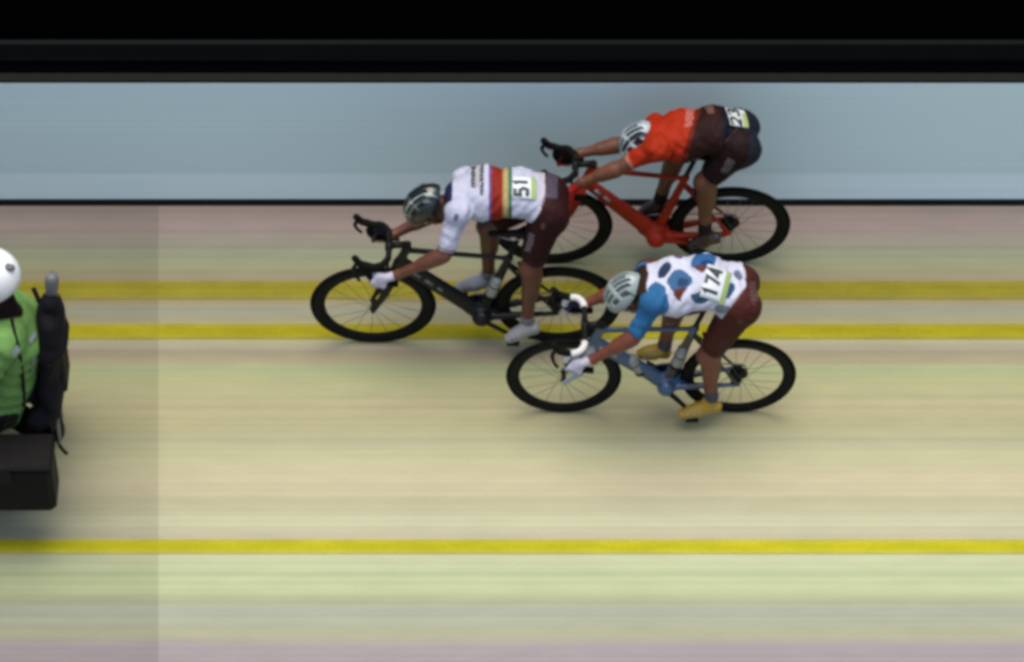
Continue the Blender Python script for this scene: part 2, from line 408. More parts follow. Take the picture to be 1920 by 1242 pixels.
def inpoly(x, y, poly):
    r = np.zeros(len(x), bool); n = len(poly)
    for i in range(n):
        x0, y0 = poly[i]; x1, y1 = poly[(i+1) % n]
        if y0 == y1: continue
        r ^= ((y0 > y) != (y1 > y)) & (x < (x1-x0)*(y-y0)/(y1-y0)+x0)
    return r
def inell(x, y, cx, cy, rx, ry, ang=0):
    c, s = math.cos(R(ang)), math.sin(R(ang)); u = (x-cx)*c+(y-cy)*s; v = -(x-cx)*s+(y-cy)*c
    return (u/rx)**2+(v/ry)**2 < 1

# ------------------------------------------------------------------ bicycle
def make_bike(spec, label):
    xr, xf, py0 = spec['rear'], spec['front'], spec['ground']
    Y = float(G((xr+xf)/2, py0)[1]); Rw = spec['R']
    hubr = P(xr, spec['huby'], Y)[0]; hubf = P(xf, spec['huby'], Y)[0]
    sx = (hubr-hubf)/.98
    B = lambda u, z, d=0.: A([hubr-u*sx, Y+d, z])
    fm, tape = spec['frame'], spec['tape']
    rt = root('bicycle', ((hubr+hubf)/2, Y, 0), label, 'bicycle', 'racing bicycles')
    # handlebar from the grip point
    gb = spec['grip']; hw = spec['hw']; uB = (hubr-P(gb[0], gb[1], Y+gb[2])[0])/sx; zB = spec['gripz']
    ub, zb = uB-.055, zB+.112
    HT = (ub-.095, zb-.012); HB = (HT[0]+.048, HT[1]-.155)
    BB = (.405, .275); SC_ = (.255, .765); 
    # frame: one smooth welded carbon piece
    f = SDF(); tr = spec.get('fat', 1.0); tb = spec.get('bbfat', tr)
    f.cone(B(*HT), B(*HB), .024, .03, .012, .8)
    f.cone(B(HT[0]-.01, HT[1]-.03), B(SC_[0], SC_[1]-.02), .019, .015, .015, .8)
    f.cone(B(HB[0]-.015, HB[1]+.015), B(BB[0]+.01, BB[1]), .034*tr, .038*tb, .02, .6)
    f.cone(B(*BB), B(*SC_), .030*tr, .021, .02, .6)
    f.cone(B(*BB, -.04), B(*BB, .04), .040*tb, .040*tb, .03); f.cone(B(BB[0]-.02, BB[1]-.005), B(BB[0]-.10, BB[1]+.0), .034*tb, .02*tb, .03, .9)
    for s in (-1, 1):
        f.cone(B(BB[0]-.03, BB[1]-.005, s*.03), B(.005, Rw, s*.062), .019*tb, .011, .012)
        f.cone(B(SC_[0], SC_[1]-.085, s*.012), B(.005, Rw, s*.062), .011, .009, .012)
    V, F = f.mesh(.0045, 1); cf = None
    if spec.get('frame_paint'):
        uu = (hubr-V[:, 0])/sx; zz = V[:, 2]; cf = np.tile(A(spec['frame_paint'][0]), (len(V), 1)); ut = BB[0]+(SC_[0]-BB[0])*(zz-BB[1])/(SC_[1]-BB[1])
        cf[(zz > .33) & (uu < ut+.03) & (zz < .70)] = spec['frame_paint'][1]; cf[(uu < .3) & (zz < .31) & (zz > Rw-.03)] = spec['frame_paint'][1]
    fr = obj('frame', V, F, fm, rt, cols=cf)
    if spec.get('decal') is not None:
        for t0, t1 in spec['decal'][1]:
            a_ = A(B(HB[0]-.015, HB[1]+.015)); c_ = A(B(BB[0]+.01, BB[1]))
            p0, p1 = a_+(c_-a_)*t0, a_+(c_-a_)*t1
            MB().tube([p0+A([0, -.0200*tr, .010]), p1+A([0, -.0215*tr, .010])], .011, 8, .35).build('frame_lettering', spec['decal'][0], fr)
    # fork
    f = SDF(); f.cone(B(*HB), B(HB[0]+.012, HB[1]-.045), .028, .03, .012, 1.1)
    for s in (-1, 1):
        f.cone(B(HB[0]+.012, HB[1]-.045, s*.03), B(HB[0]+.075, HB[1]-.2, s*.047), .029, .025, .012, .5)
        f.cone(B(HB[0]+.075, HB[1]-.2, s*.047), B(.98, Rw, s*.052), .025, .014, .012, .5)
    V, F = f.mesh(.0045, 1); obj('fork', V, F, spec['fork'], rt)
    # stem, bar, levers
    b = MB(); b.tube([B(*HT), B(HT[0]-.004, HT[1]+.03)], .021, 12); b.tube([B(HT[0], HT[1]+.02), B(ub, zb)], [.021, .019], 12); b.tube([B(ub, zb, -.03), B(ub, zb, .03)], .022, 12); b.build('stem', M['black'], rt)
    bb_ = MB(); tang = {}; tapes = []
    for s in (-1, 1):
        path = spline([B(ub, zb, s*-.004), B(ub, zb, s*.08), B(ub+.005, zb+.002, s*(hw-.05)), B(ub+.035, zb+.003, s*(hw-.01)), B(ub+.075, zb-.004, s*hw), B(ub+.105, zb-.04, s*hw), B(ub+.098, zb-.085, s*hw), B(ub+.055, zb-.120, s*(hw+.008)), B(ub-.01, zb-.130, s*(hw+.012)), B(ub-.05, zb-.132, s*(hw+.014))], 7)
        k = 12; bb_.tube(path[:k], .0175, 10); k2 = 40 if spec.get('half_tape') else len(path); tapes.append((MB().tube(path[k-1:k2], .0195, 10), tape))
        if k2 < len(path): tapes.append((MB().tube(path[k2-1:], .0190, 10), M['tape_black']))
        i = int(np.argmin([np.linalg.norm(p-B(uB, zB, s*hw)) for p in path])); tang[s] = (path[i], nrm(path[min(i+2, len(path)-1)]-path[i-2]))
    hb = bb_.build('handlebar', M['black'], rt)
    for q, tm in tapes: q.build('bar_tape', tm, hb)
    for s in (-1, 1):
        b = MB(); b.tube(spline([B(ub+.07, zb-.008, s*hw), B(ub+.105, zb+.008, s*hw), B(ub+.145, zb+.025, s*hw), B(ub+.168, zb+.062, s*(hw-.004)), B(ub+.175, zb+.078, s*(hw-.006))], 5), [.020]*6+[.0215]*6+[.0205]*5+[.018]*3+[.014], 10)
        hd = b.build('brake_hood', M['tape_black'], rt)
        b = MB(); b.tube(spline([B(ub+.160, zb+.03, s*hw), B(ub+.180, zb-.005, s*(hw+.006)), B(ub+.172, zb-.055, s*(hw+.016)), B(ub+.150, zb-.095, s*(hw+.022))], 5), [.012]*8+[.010]*8, 8, .8); b.build('brake_lever', M['black'], hd)
    # seat
    sp0, sp1 = SC_, (SC_[0]-.048, SC_[1]+.165)
    MB().tube([B(sp0[0]+.02, sp0[1]-.06), B(*sp1)], .0145, 10, .8).build('seatpost', M['black'], rt)
    f = SDF(); us, zs = sp1[0], sp1[1]+.028
    f.ell(B(us-.075, zs+.008), (.075, .068, .020), k=.02); f.cone(B(us-.04, zs+.006), B(us+.15, zs), .020, .014, .025, 1.5); f.ell(B(us-.1, zs+.012, .04), (.04, .035, .018)); f.ell(B(us-.1, zs+.012, -.04), (.04, .035, .018))
    V, F = f.mesh(.005, 2); sd = obj('saddle', V, F, M['saddle'], rt)
    for s in (-1, 1): MB().tube([B(us-.1, zs-.005, s*.03), B(us-.04, zs-.028, s*.022), B(us+.05, zs-.028, s*.02), B(us+.12, zs-.006, s*.012)], .0035, 6).build('saddle_rail', M['chrome'], sd)
    # wheels
    for nm, hx in (('front_wheel', hubf), ('rear_wheel', hubr)):
        c = A([hx, Y, Rw])
        we = bpy.data.objects.new('wheel', None); COL.objects.link(we); we.parent = rt; we.location = Vector(c-origin_of(rt)); we.empty_display_size = .1
        pr = [(Rw-.0125+.0125*math.cos(a), .0125*math.sin(a)) for a in np.linspace(0, 2*math.pi, 11)[:-1]]
        MB().lathe(c, 'y', pr, 64, sx).build('tyre', M['rubber'], we)
        r0 = Rw-.014; dp = spec['rim']
        pr = [(r0, -.010), (r0-.012, -.0125), (r0-dp*.55, -.0125), (r0-dp, -.004), (r0-dp, .004), (r0-dp*.55, .0125), (r0-.012, .0125), (r0, .010)]
        MB().lathe(c, 'y', pr, 64, sx).build('rim', M['carbon'], we)
        b = MB(); b.tube([c+A([0, -.05, 0]), c+A([0, -.034, 0]), c+A([0, -.03, 0]), c+A([0, -.02, 0]), c+A([0, .02, 0]), c+A([0, .03, 0]), c+A([0, .034, 0]), c+A([0, .05, 0])], [.008, .010, .021, .013, .013, .021, .010, .008], 14); b.build('hub', M['black'], we)
        ns = 18 if nm == 'front_wheel' else 20
        for i in range(ns):
            a = 2*math.pi*(i+.3)/ns; a2 = a+(.55 if i % 2 else -.55)*(1 if nm == 'rear_wheel' else .25); s = 1 if i % 4 < 2 else -1
            p0 = c+A([sx*.02*math.cos(a2), s*.032, .02*math.sin(a2)]); rr = r0-dp+.004; p1 = c+A([sx*rr*math.cos(a), 0, rr*math.sin(a)])
            MB().tube([p0, p1], .0016, 5, cap=False).build('spoke', M['steel'], we)
        if nm == 'rear_wheel':
            pr = []
            for i in range(10):
                rr = .055-.0032*i; y_ = .018+.0042*i
                pr += [(rr, y_), (rr, y_+.002), (rr-.010, y_+.002), (rr-.010, y_+.0042)]
            MB().lathe(c, 'y', pr+[(.010, .06), (.010, .018)], 24, sx).build('cassette', M['black'], we)
    # drivetrain (far side)
    bbp = A(B(*BB)); b = MB()
    b.lathe(bbp, 'y', [(.104, .044), (.104, .048), (.040, .048), (.040, .044)], 40, sx); b.lathe(bbp, 'y', [(.078, .038), (.078, .042), (.062, .042), (.062, .038)], 36, sx)
    for k in range(5):
        a = 2*math.pi*k/5+.4; b.tube([bbp+A([0, .045, 0]), bbp+A([sx*.09*math.cos(a), .046, .09*math.sin(a)])], .009, 6, .4)
    cr = b.build('chainring', M['black'], rt)
    for s, key in ((-1, 'ped_n'), (1, 'ped_f')):
        pp = P(spec[key][0], spec[key][1], Y+s*.115); tip = A([pp[0], Y+s*.078, pp[2]])
        b = MB(); b.tube([bbp+A([0, s*.062, 0]), tip], [.019, .013], 10, .6); b.tube([bbp+A([0, s*.045, 0]), bbp+A([0, s*.075, 0])], .021, 12); ca = b.build('crank_arm', spec.get('crank', M['black']), rt)
        b = MB(); b.tube([tip, tip+A([0, s*.07, 0])], .006, 8); c0 = tip+A([0, s*.045, 0]); b.bevel_box(c0-A([.036, .026, .009]), c0+A([.036, .026, .009]), .005); b.build('pedal', M['black'], ca)
        spec[key+'_w'] = c0
    hr = A([hubr, Y, Rw]); b = MB()
    jw = hr+A([-.02, .046, -.13])
    lp = [bbp+A([0, .046, .104]), hr+A([0, .046, .050]), hr+A([.036, .046, .036]), hr+A([.05, .046, 0]), hr+A([.034, .046, -.034]), hr+A([-.016, .046, -.060]), hr+A([-.038, .046, -.085]), jw+A([.018, 0, .0]), jw+A([0, 0, -.02])]
    lp += [bbp+A([.104*sx*math.sin(t), .046, -.104*math.cos(t)]) for t in np.linspace(0, -math.pi*.9, 9)]
    b.tube(lp, .0048, 6, 1.3, closed=True); b.build('chain', M['steel'], rt)
    b = MB(); b.tube([hr+A([.0, .062, -.01]), hr+A([.012, .066, -.05]), hr+A([-.03, .060, -.075])], [.010, .017, .013], 8); b.tube([hr+A([-.035, .052, -.06]), jw], [.012, .011], 8, .7)
    b.lathe(hr+A([-.035, .046, -.06]), 'y', [(.02, -.003), (.02, .003), (.004, .003), (.004, -.003)], 14, 1); b.lathe(jw, 'y', [(.02, -.003), (.02, .003), (.004, .003), (.004, -.003)], 14, 1); b.build('rear_derailleur', M['black'], rt)
    # brakes
    for nm, c in (('b', B(HB[0]+.055, HB[1]-.02)), ('r', B(SC_[0]-.06, SC_[1]-.095))):
        b = MB()
        for s in (-1, 1): b.tube([c+A([0, 0, .02]), c+A([-.012, s*.03, .0]), c+A([-.008, s*.028, -.035])], [.010, .010, .007], 8)
        b.build('brake_caliper', M['black'], rt)
    # bottles
    for (p0, p1) in spec.get('bottles', []):
        a_, c_ = B(*p0), B(*p1); d = c_-a_; b = MB(); b.tube([a_, a_+d*.05, a_+d*.62, a_+d*.72, a_+d*.80, a_+d*.82, a_+d*.92, a_+d*.94, c_], [.030, .034, .034, .029, .034, .026, .022, .011, .010], 14)
        bo = b.build('bottle', M['bottle'], rt)
        b = MB(); b.tube([a_-nrm(d)*.006, a_+d*.1], .036, 12); b.tube([a_+d*.5, a_+d*.54], .0365, 12); b.tube([a_+d*.05+A([.034, 0, 0]), a_+d*.52+A([.034, 0, 0])], .005, 6); b.build('bottle_cage', M['black'], bo)
    return dict(root=rt, Y=Y, B=B, tang=tang, hw=hw, sx=sx)

# ------------------------------------------------------------------ hands, shoes, helmets
def make_hand(prs, name, bar, tan, wrist, glove, skin, side, label=None, grip_r=.017):
    B_ = A(bar); a = nrm(tan); W = A(wrist); e1 = W-B_; e1 = nrm(e1-a*(e1@a)); e2 = nrm(np.cross(a, e1))
    if e2[1]*side > 0: pass
    # outside of the bar is the back of the hand
    if e2[1]*side < 0: e2 = -e2
    f = SDF(); kn = []
    pc = B_+e1*.030+e2*.014
    f.cone(W, pc+e1*.01, .027, .024, .02, tag='g')
    for i, s in enumerate((-.033, -.011, .011, .033)):
        k0 = B_+a*s*1.02+e2*.030+e1*.012
        f.cone(pc+e1*.03+a*s*.6, k0, .017, .013, .018, tag='g'); kn.append(k0)
        ln = (.9, 1.0, .97, .82)[i]; rr = grip_r+.0095
        pts = [k0]
        for th in (70, 128, 190, 240):
            t = R(th*ln+15*(1-ln)); pts.append(B_+a*s*1.05+rr*(e1*math.cos(t)+e2*math.sin(t)))
        rad = [.0105, .0098, .0092, .0086, .0076]
        for j in range(4): f.cone(pts[j], pts[j+1], rad[j], rad[j+1], .004, tag='g' if j < 2 else 's')
    # thumb closes from the inner side near the base of the palm
    sg = -1 if (a@A([-1, 0, 0])) > 0 else 1
    t0 = pc+e1*.02-a*sg*.030-e2*.012; t1 = B_+e1*.014-e2*.018-a*sg*.040; t2 = B_-e1*.012-e2*.026-a*sg*.036; t3 = B_-e1*.028-e2*.014-a*sg*.030
    f.cone(t0, t1, .014, .0115, .012, tag='g'); f.cone(t1, t2, .0110, .0100, .006, tag='s'); f.cone(t2, t3, .0100, .0085, .006, tag='s')
    V, F = f.mesh(.0035, 1); tg, tt = f.tags(V)
    c = np.tile(A(glove), (len(V), 1)); c[tg == 's'] = skin
    return obj(name, V, F, M['fabric'], prs, cols=c, label=label)
def make_shoe(prs, ankle, heel, toe, col, sole, label=None, strap=None):
    a, h, t = A(ankle), A(heel), A(toe); d = nrm(t-h); L = np.linalg.norm(t-h); up = nrm(A([0, 0, 1])-d*d[2]); sd = np.cross(d, up)
    f = SDF(); k = .02
    f.cone(h+up*.012+d*.018, h+d*L*.5+up*.010, .030, .032, k, 1.05, 'u'); f.cone(h+d*L*.5+up*.010, t+up*.004-d*.03, .036, .027, k, 1.15, 'u')
    f.cone(a-up*.005, h+d*L*.30+up*.030, .040, .036, k, .9, 'u'); f.cone(h+d*L*.3+up*.035, h+d*L*.68+up*.020, .033, .027, k, 1.05, 'u')
    f.cone(h-up*.016+d*.018, h+d*L*.45-up*.012, .021, .018, .01, 1.25, 'o'); f.cone(h+d*L*.45-up*.012, t-up*.016-d*.03, .023, .018, .01, 1.5, 'o')
    V, F = f.mesh(.0045, 1); q = (V-h)@up; c = np.where((q < -.020)[:, None], A(sole)[None], A(col)[None]).astype(float)
    sh = obj('shoe', V, F, M['hard'], prs, cols=c, label=label)
    for s in (.45, .6, .75):
        b = MB(); ctr = h+d*L*s+up*(.012-.01*(s-.45)); b.tube([ctr+sd*(.040*math.cos(th))+up*(.036-.016*(s-.45)/.3)*math.sin(th) for th in np.linspace(.15, math.pi-.15, 9)], .0045, 6, 1.6); b.build('shoe_strap', strap or M['black'], sh)
    return sh
def frame_of(fwd, upv):
    f = nrm(fwd); u = A(upv, float); u = nrm(u-f*(u@f)); s = np.cross(u, f); return np.stack([f, s, u])   # rows: forward, side, up
def make_helmet(prs, c, fr, shell_c, foam_c, stripe=None, label=None, scale=1.0):
    c = A(c, float); r = A([.152, .108, .118])*scale; f = SDF()
    f.ell(c, r, fr); h = .0042
    def post(D, ax):
        X = ax[0][:, None, None]-c[0]; Y = ax[1][None, :, None]-c[1]; Z = ax[2][None, None, :]-c[2]
        l = [X*fr[i][0]+Y*fr[i][1]+Z*fr[i][2] for i in range(3)]
        # tear-drop tail
        wv = np.clip(-l[0]/.15, 0, 1)
        outer = D+wv*.008*np.abs(l[1])/.1
        inr = r-A([.030, .024, .026]); n = np.sqrt(sum((l[i]/inr[i])**2 for i in range(3))); inner = (n-1)*inr.min()
        rim = -(l[2]+.012+.10*np.maximum(-l[0]-.02, 0)*-.35-.12*np.maximum(l[0]-.02, 0)*.3)
        E = np.maximum(np.maximum(outer, -inner), rim)
        for s, x0, x1, wd in ((0, -.10, .115, .0085), (.030, -.115, .105, .0085), (-.030, -.115, .105, .0085), (.058, -.10, .085, .008), (-.058, -.10, .085, .008), (.083, -.07, .05, .008), (-.083, -.07, .05, .008)):
            lat = l[1]-s*(1-.25*np.abs(l[0])/.15)
            for (a0, a1) in ((x0, (x0+x1)/2-.012), ((x0+x1)/2+.012, x1)):
                slot = np.maximum(np.abs(lat)-wd, np.abs(l[0]-(a0+a1)/2)-(a1-a0)/2)
                E = np.maximum(E, -np.maximum(slot, -(outer+.017)))
        return E
    V, F = f.mesh(h, 1, post)
    L = (V-c)@fr.T; n = np.sqrt(((L/r)**2).sum(1)); wv = np.clip(-L[:, 0]/.15, 0, 1); deep = (n-1)*r.min()+wv*.008*np.abs(L[:, 1])/.1 < -.005
    col = np.tile(A(shell_c, float), (len(V), 1))
    if stripe is not None:
        for (s0, s1, x0, x1, cc) in stripe: col[(np.abs(L[:, 1]) > s0) & (np.abs(L[:, 1]) < s1) & (L[:, 0] > x0) & (L[:, 0] < x1)] = cc
    col[deep] = foam_c
    hm = obj('helmet', V, F, M['hard'], prs, cols=col, label=label)
    for s in (-1, 1):
        b = MB(); g = lambda x, y, z: c+x*fr[0]+y*fr[1]+z*fr[2]
        b.tube(spline([g(.035, s*.082, .0), g(.015, s*.078, -.06), g(.035, s*.055, -.115), g(.055, s*.012, -.135)], 4), .0045, 6, 1.6)
        b.tube(spline([g(-.07, s*.080, .01), g(-.03, s*.080, -.035), g(.012, s*.077, -.062)], 4), .0040, 6, 1.6); b.build('chin_strap', M['black'], hm)
    return hm
def decal(bvh, c, n, a, half_a, half_b, off, na=8, nb=8):
    """a small sheet laid on a garment; returns mapping (s along a, t along b) -> point"""
    n = nrm(n); a = nrm(A(a)-n*(A(a)@n)); b = np.cross(n, a); b = b if b[1] > 0 else -b
    pts = []
    for s in np.linspace(-half_a, half_a, 9):
        for t in np.linspace(-half_b, half_b, 9):
            h = bvh.ray_cast(Vector(c+a*s+b*t+n*.12), Vector(-n), .3)
            if h[0] is not None and -.06 < (A(h[0])-c)@n < .03: pts.append((s, t, float((A(h[0])-c)@n)))
    pts = A(pts); bas = lambda s, t: np.stack([s*0+1, s, t, s*s, s*t, t*t], -1)
    co = np.linalg.lstsq(bas(pts[:, 0], pts[:, 1]), pts[:, 2], rcond=None)[0]
    res = pts[:, 2]-bas(pts[:, 0], pts[:, 1])@co; lift = float(np.percentile(res, 90))     # taut paper rides on the folds
    def mp(s, t, o=off): return c+a*s+b*t+n*(float(bas(A(s), A(t))@co)+lift+o)
    V = [mp(-half_a+2*half_a*i/na, -half_b+2*half_b*j/nb) for i in range(na+1) for j in range(nb+1)]
    F = [(i*(nb+1)+j, (i+1)*(nb+1)+j, (i+1)*(nb+1)+j+1, i*(nb+1)+j+1) for i in range(na) for j in range(nb)]
    return V, F, mp
DIG = {'1': [[(-.25, .3), (.05, .5), (.05, -.5)]], '2': [[(-.5, .3), (-.3, .5), (.3, .5), (.5, .28), (.45, .02), (-.5, -.5), (.5, -.5)]],
       '3': [[(-.5, .42), (-.2, .5), (.3, .5), (.5, .28), (.3, .04), (-.05, .02), (.3, 0), (.5, -.25), (.3, -.5), (-.25, -.5), (-.5, -.38)]],
       '4': [[(.25, -.5), (.25, .5), (-.5, -.18), (.5, -.18)]], '5': [[(.45, .5), (-.4, .5), (-.45, .08), (.2, .12), (.5, -.15), (.3, -.48), (-.25, -.5), (-.5, -.36)]],
       '7': [[(-.5, .5), (.5, .5), (-.1, -.5)]]}
def digit(ch, h, w, st):
    """one painted numeral: mitred flat strokes"""
    V, F = [], []
    for ln in DIG[ch]:
        q = [A([x*w, y*h]) for x, y in ln]; q2 = [q[0]]
        for p0, p1 in zip(q[:-1], q[1:]):
            k = max(1, int(np.linalg.norm(p1-p0)/.012)); q2 += [p0+(p1-p0)*(i+1)/k for i in range(k)]
        q = q2; m = len(q); b0 = len(V)
        for i, p in enumerate(q):
            d0 = nrm(p-q[i-1]) if i else nrm(q[1]-p); d1 = nrm(q[i+1]-p) if i < m-1 else d0
            n0 = A([-d0[1], d0[0]]); n1 = A([-d1[1], d1[0]]); nn = n0+n1
            nn = nrm(nn) if np.linalg.norm(nn) > .2 else n0
            k = st/2/max(nn@n0, .45); V += [p+nn*k, p-nn*k]
        F += [(b0+2*i, b0+2*i+1, b0+2*i+3, b0+2*i+2) for i in range(m-1)]
    return [tuple(v) for v in V], F

# ------------------------------------------------------------------ cyclist
def make_rider(bk, sp, label):
    Y = bk['Y']; J = lambda q: P(q[0], q[1], Y+q[2])
    j = {k: J(v) for k, v in sp['j'].items()}
    prs = root('person', (float(j['pelvis'][0]), Y, 0), label, 'person', 'sprinting cyclists')
    f = SDF(); ls = sp.get('lat', 1.0)
    pv, ws, ch = j['pelvis'], j['waist'], j['chest']
    f.cone(pv, ws, .112, .104, .04, 1.32*ls, 'torso'); f.cone(ws, ch, .104, .116, .04, 1.38*ls, 'torso')
    mid = (j['sh_n']+j['sh_f'])/2
    f.cone(ch, mid, .112, .080, .04, 1.35*ls, 'torso')
    f.cone(j['sh_n'], j['sh_f'], .062, .062, .04, 1, 'torso')
    # blades and lower-back muscles give the back some relief
    for s in (-1, 1):
        f.ell(ch+A([.0, s*.075, .062]), (.075, .05, .05), k=.04, tag='torso')
    hd = j['head']; fr = frame_of(sp['face'], sp['crown'])
    g = lambda x, y, z: hd+x*fr[0]+y*fr[1]+z*fr[2]
    f.cone(mid+A([0, 0, .01]), g(-.035, 0, -.06), .062, .052, .04, 1, 'neck')
    f.ell(g(-.005, 0, .02), (.098, .074, .100), fr, .02, 'head'); f.ell(g(.035, 0, -.055), (.058, .054, .062), fr, .03, 'head')
    f.cone(g(.088, 0, -.0), g(.108, 0, -.030), .010, .014, .012, 1, 'head')
    f.cone(g(.075, -.022, -.075), g(.075, .022, -.075), .013, .013, .010, 1, 'head')
    for s in (-1, 1): f.ell(g(-.005, s*.076, -.012), (.018, .009, .030), fr, .008, 'head'); f.sub(g(.094, s*.030, .004), (.012, .016, .010), fr, .008)
    f.sub(g(.092, 0, -.073), (.010, .022, .003), fr, .004)
    for s in 'nf':
        sh, el, wr = j['sh_'+s], j['el_'+s], j['wr_'+s]
        f.ell(sh+A([0, (-.02 if s == 'n' else .02), 0]), (.066, .060, .066), k=.03, tag='uarm'); f.cone(sh, el, .054, .040, .025, 1, 'uarm')
        f.cone(el, wr, .040, .027, .015, 1, 'farm'); f.cone(el+(wr-el)*.12, el+(wr-el)*.42, .043, .036, .03, 1, 'farm')
        hp, kn, an = j['hip_'+s], j['kn_'+s], j['an_'+s]; sg = -1 if s == 'n' else 1
        f.cone(hp, kn, .094, .058, .035, 1, 'thigh'+s); mt = hp+(kn-hp)*.42; f.cone(hp+(kn-hp)*.2+A([-.018, 0, .012]), hp+(kn-hp)*.62+A([-.016, 0, .008]), .076, .064, .035, 1, 'thigh'+s)
        gx, gz, gr = sp.get('glute', (.045, -.02, .105)); f.ell(pv+A([gx, sg*.085, gz]), (gr, .085, gr), k=.05, tag='torso')
        f.cone(kn, an, .052, .034, .025, 1, 'shank'+s); q = kn+(an-kn)*.30; f.cone(kn+(an-kn)*.12+A([.020, 0, 0]), kn+(an-kn)*.45+A([.014, 0, 0]), .050, .040, .03, 1, 'shank'+s)
        f.ell(kn+A([-.018, 0, .01]), (.045, .044, .05), k=.03, tag='knee'+s)
        f.cone(an, j['he_'+s]+(j['to_'+s]-j['he_'+s])*.4, .033, .026, .02, 1, 'foot')
        f.cone(wr, wr+(j['gr_'+s]-wr)*.25, .027, .024, .02, 1, 'farm')
    V, F = f.mesh(.0068, 2); N = vnormals(V, F); tg, tt = f.tags(V); px, py = proj(V)
    leg = np.zeros(len(V), bool)
    for s in 'nf':
        ax_ = j['kn_'+s]-j['hip_'+s]; th = (tg == 'thigh'+s) | (tg == 'knee'+s); tq = ((V-j['hip_'+s])@ax_)/(ax_@ax_)
        tt = np.where(th, tq, tt); leg |= th & (tq < sp.get('shortlen', .82)); tg[th] = 'thigh'
    facing = (N*(CAM-V)).sum(1) > 0
    C = np.tile(A(sp['skin'], float), (len(V), 1))
    hair = (tg == 'head') & (((V-hd)@fr.T)[:, 0] < -.02) & (((V-hd)@fr.T)[:, 2] > -.05); C[hair] = sp['hair']
    lp = (V-g(.075, 0, -.073))@fr.T; C[(np.abs(lp[:, 1]) < .024) & (np.abs(lp[:, 2]) < .010) & (np.abs(lp[:, 0]) < .03)] = A(sp['skin'])*A([.9, .55, .6])
    obj('body', V, F, M['skin'], prs, cols=C)
    # the waist line: jersey above, shorts below
    wl = sp['waistline'](px, py, V, tg)
    sl_ = sp.get('sleeve', .86)
    jer = ((tg == 'torso') & wl) | ((tg == 'uarm') & (tt < sl_)) | ((tg == 'neck') & (((V-mid)@nrm(g(-.035, 0, -.06)-mid)) < .06))
    sho = ((tg == 'torso') & ~wl) | leg
    fold = .0060+.0034*np.sin(V[:, 0]*52+V[:, 1]*30+3*np.sin(V[:, 2]*19+V[:, 1]*9))*np.sin(V[:, 1]*24+V[:, 2]*27+1.5*np.sin(V[:, 0]*13))+.0022*np.sin(V[:, 0]*95-V[:, 2]*70+2.5*np.sin(V[:, 1]*31))
    Vj, Fj, sj = shell(V, F, N, jer, fold+.001)
    jx, jy = proj(Vj); cj = sp['paint_jersey'](jx, jy, tg[sj], tt[sj], facing[sj], V[sj], N[sj]); je = obj('jersey', Vj, Fj, M['fabric'], prs, cols=cj, label=sp['jersey_label'])
    Vs, Fs, ss = shell(V, F, N, sho, fold*.35+.0012)
    sx_, sy_ = proj(Vs); cs = sp['paint_shorts'](sx_, sy_, tg[ss], tt[ss], facing[ss], V[ss], N[ss]); obj('shorts', Vs, Fs, M['fabric'], prs, cols=cs, label=sp['shorts_label'])
    for s in 'nf':
        ax_ = nrm(j['an_'+s]-j['kn_'+s]); L_ = np.linalg.norm(j['an_'+s]-j['kn_'+s]); sel = (tg == 'shank'+s) & (((V-j['kn_'+s])@ax_)/L_ > sp['sock_t'])
        Vk, Fk, _ = shell(V, F, N, sel, .0035); obj('sock', Vk, Fk, M['fabric'], prs, cols=np.tile(A(sp['sock_c'], float), (len(Vk), 1)))
        make_shoe(prs, j['an_'+s], j['he_'+s], j['to_'+s], sp['shoe_c'], sp['sole_c'], strap=sp.get('strap'))
        pt, tn = bk['tang'][-1 if s == 'n' else 1]
        make_hand(prs, 'hand', pt, tn, j['wr_'+s], sp['glove_'+s], sp['tips'], -1 if s == 'n' else 1, label=sp.get('glove_label_'+s))
    make_helmet(prs, g(-.008, 0, .030), fr, sp['hel_c'], sp['foam_c'], sp.get('hel_s'), label=sp['hel_label'], scale=sp.get('hel_k', 1.0))
    # glasses
    b = MB(); arc = [g(.106*math.cos(a)-.004, .082*math.sin(a), 0) for a in np.linspace(-1.1, 1.1, 13)]
    Vv = []; Ff = []
    for i, p in enumerate(arc):
        hh = .020 if 2 < i < 10 else .014
        Vv += [p+fr[2]*(.016), p-fr[2]*(hh+.006)]
    n_ = len(arc)
    for i in range(n_-1): Ff.append((2*i, 2*i+2, 2*i+3, 2*i+1))
    V2 = Vv+[p-fr[0]*.004 for p in Vv]; m_ = len(Vv)
    Ff += [tuple(x+m_ for x in q)[::-1] for q in Ff]
    for i in range(n_-1): Ff += [(2*i, 2*i+m_, 2*i+2+m_, 2*i+2), (2*i+1, 2*i+3, 2*i+3+m_, 2*i+1+m_)]
    Ff += [(0, 1, 1+m_, m_), (m_-2, 2*m_-2, 2*m_-1, m_-1)]
    gl = obj('sunglasses', V2, Ff, M['lens'], prs)
    for s in (-1, 1): MB().tube([g(.045, s*.076, .008), g(-.01, s*.080, .012)], .003, 6).build('temple', M['black'], gl)
    # race numbers
    bvh = BVHTree.FromPolygons([Vector(v) for v in np.concatenate([Vj, Vs])], [list(map(int, q)) for q in np.concatenate([Fj, Fs+len(Vj)])])
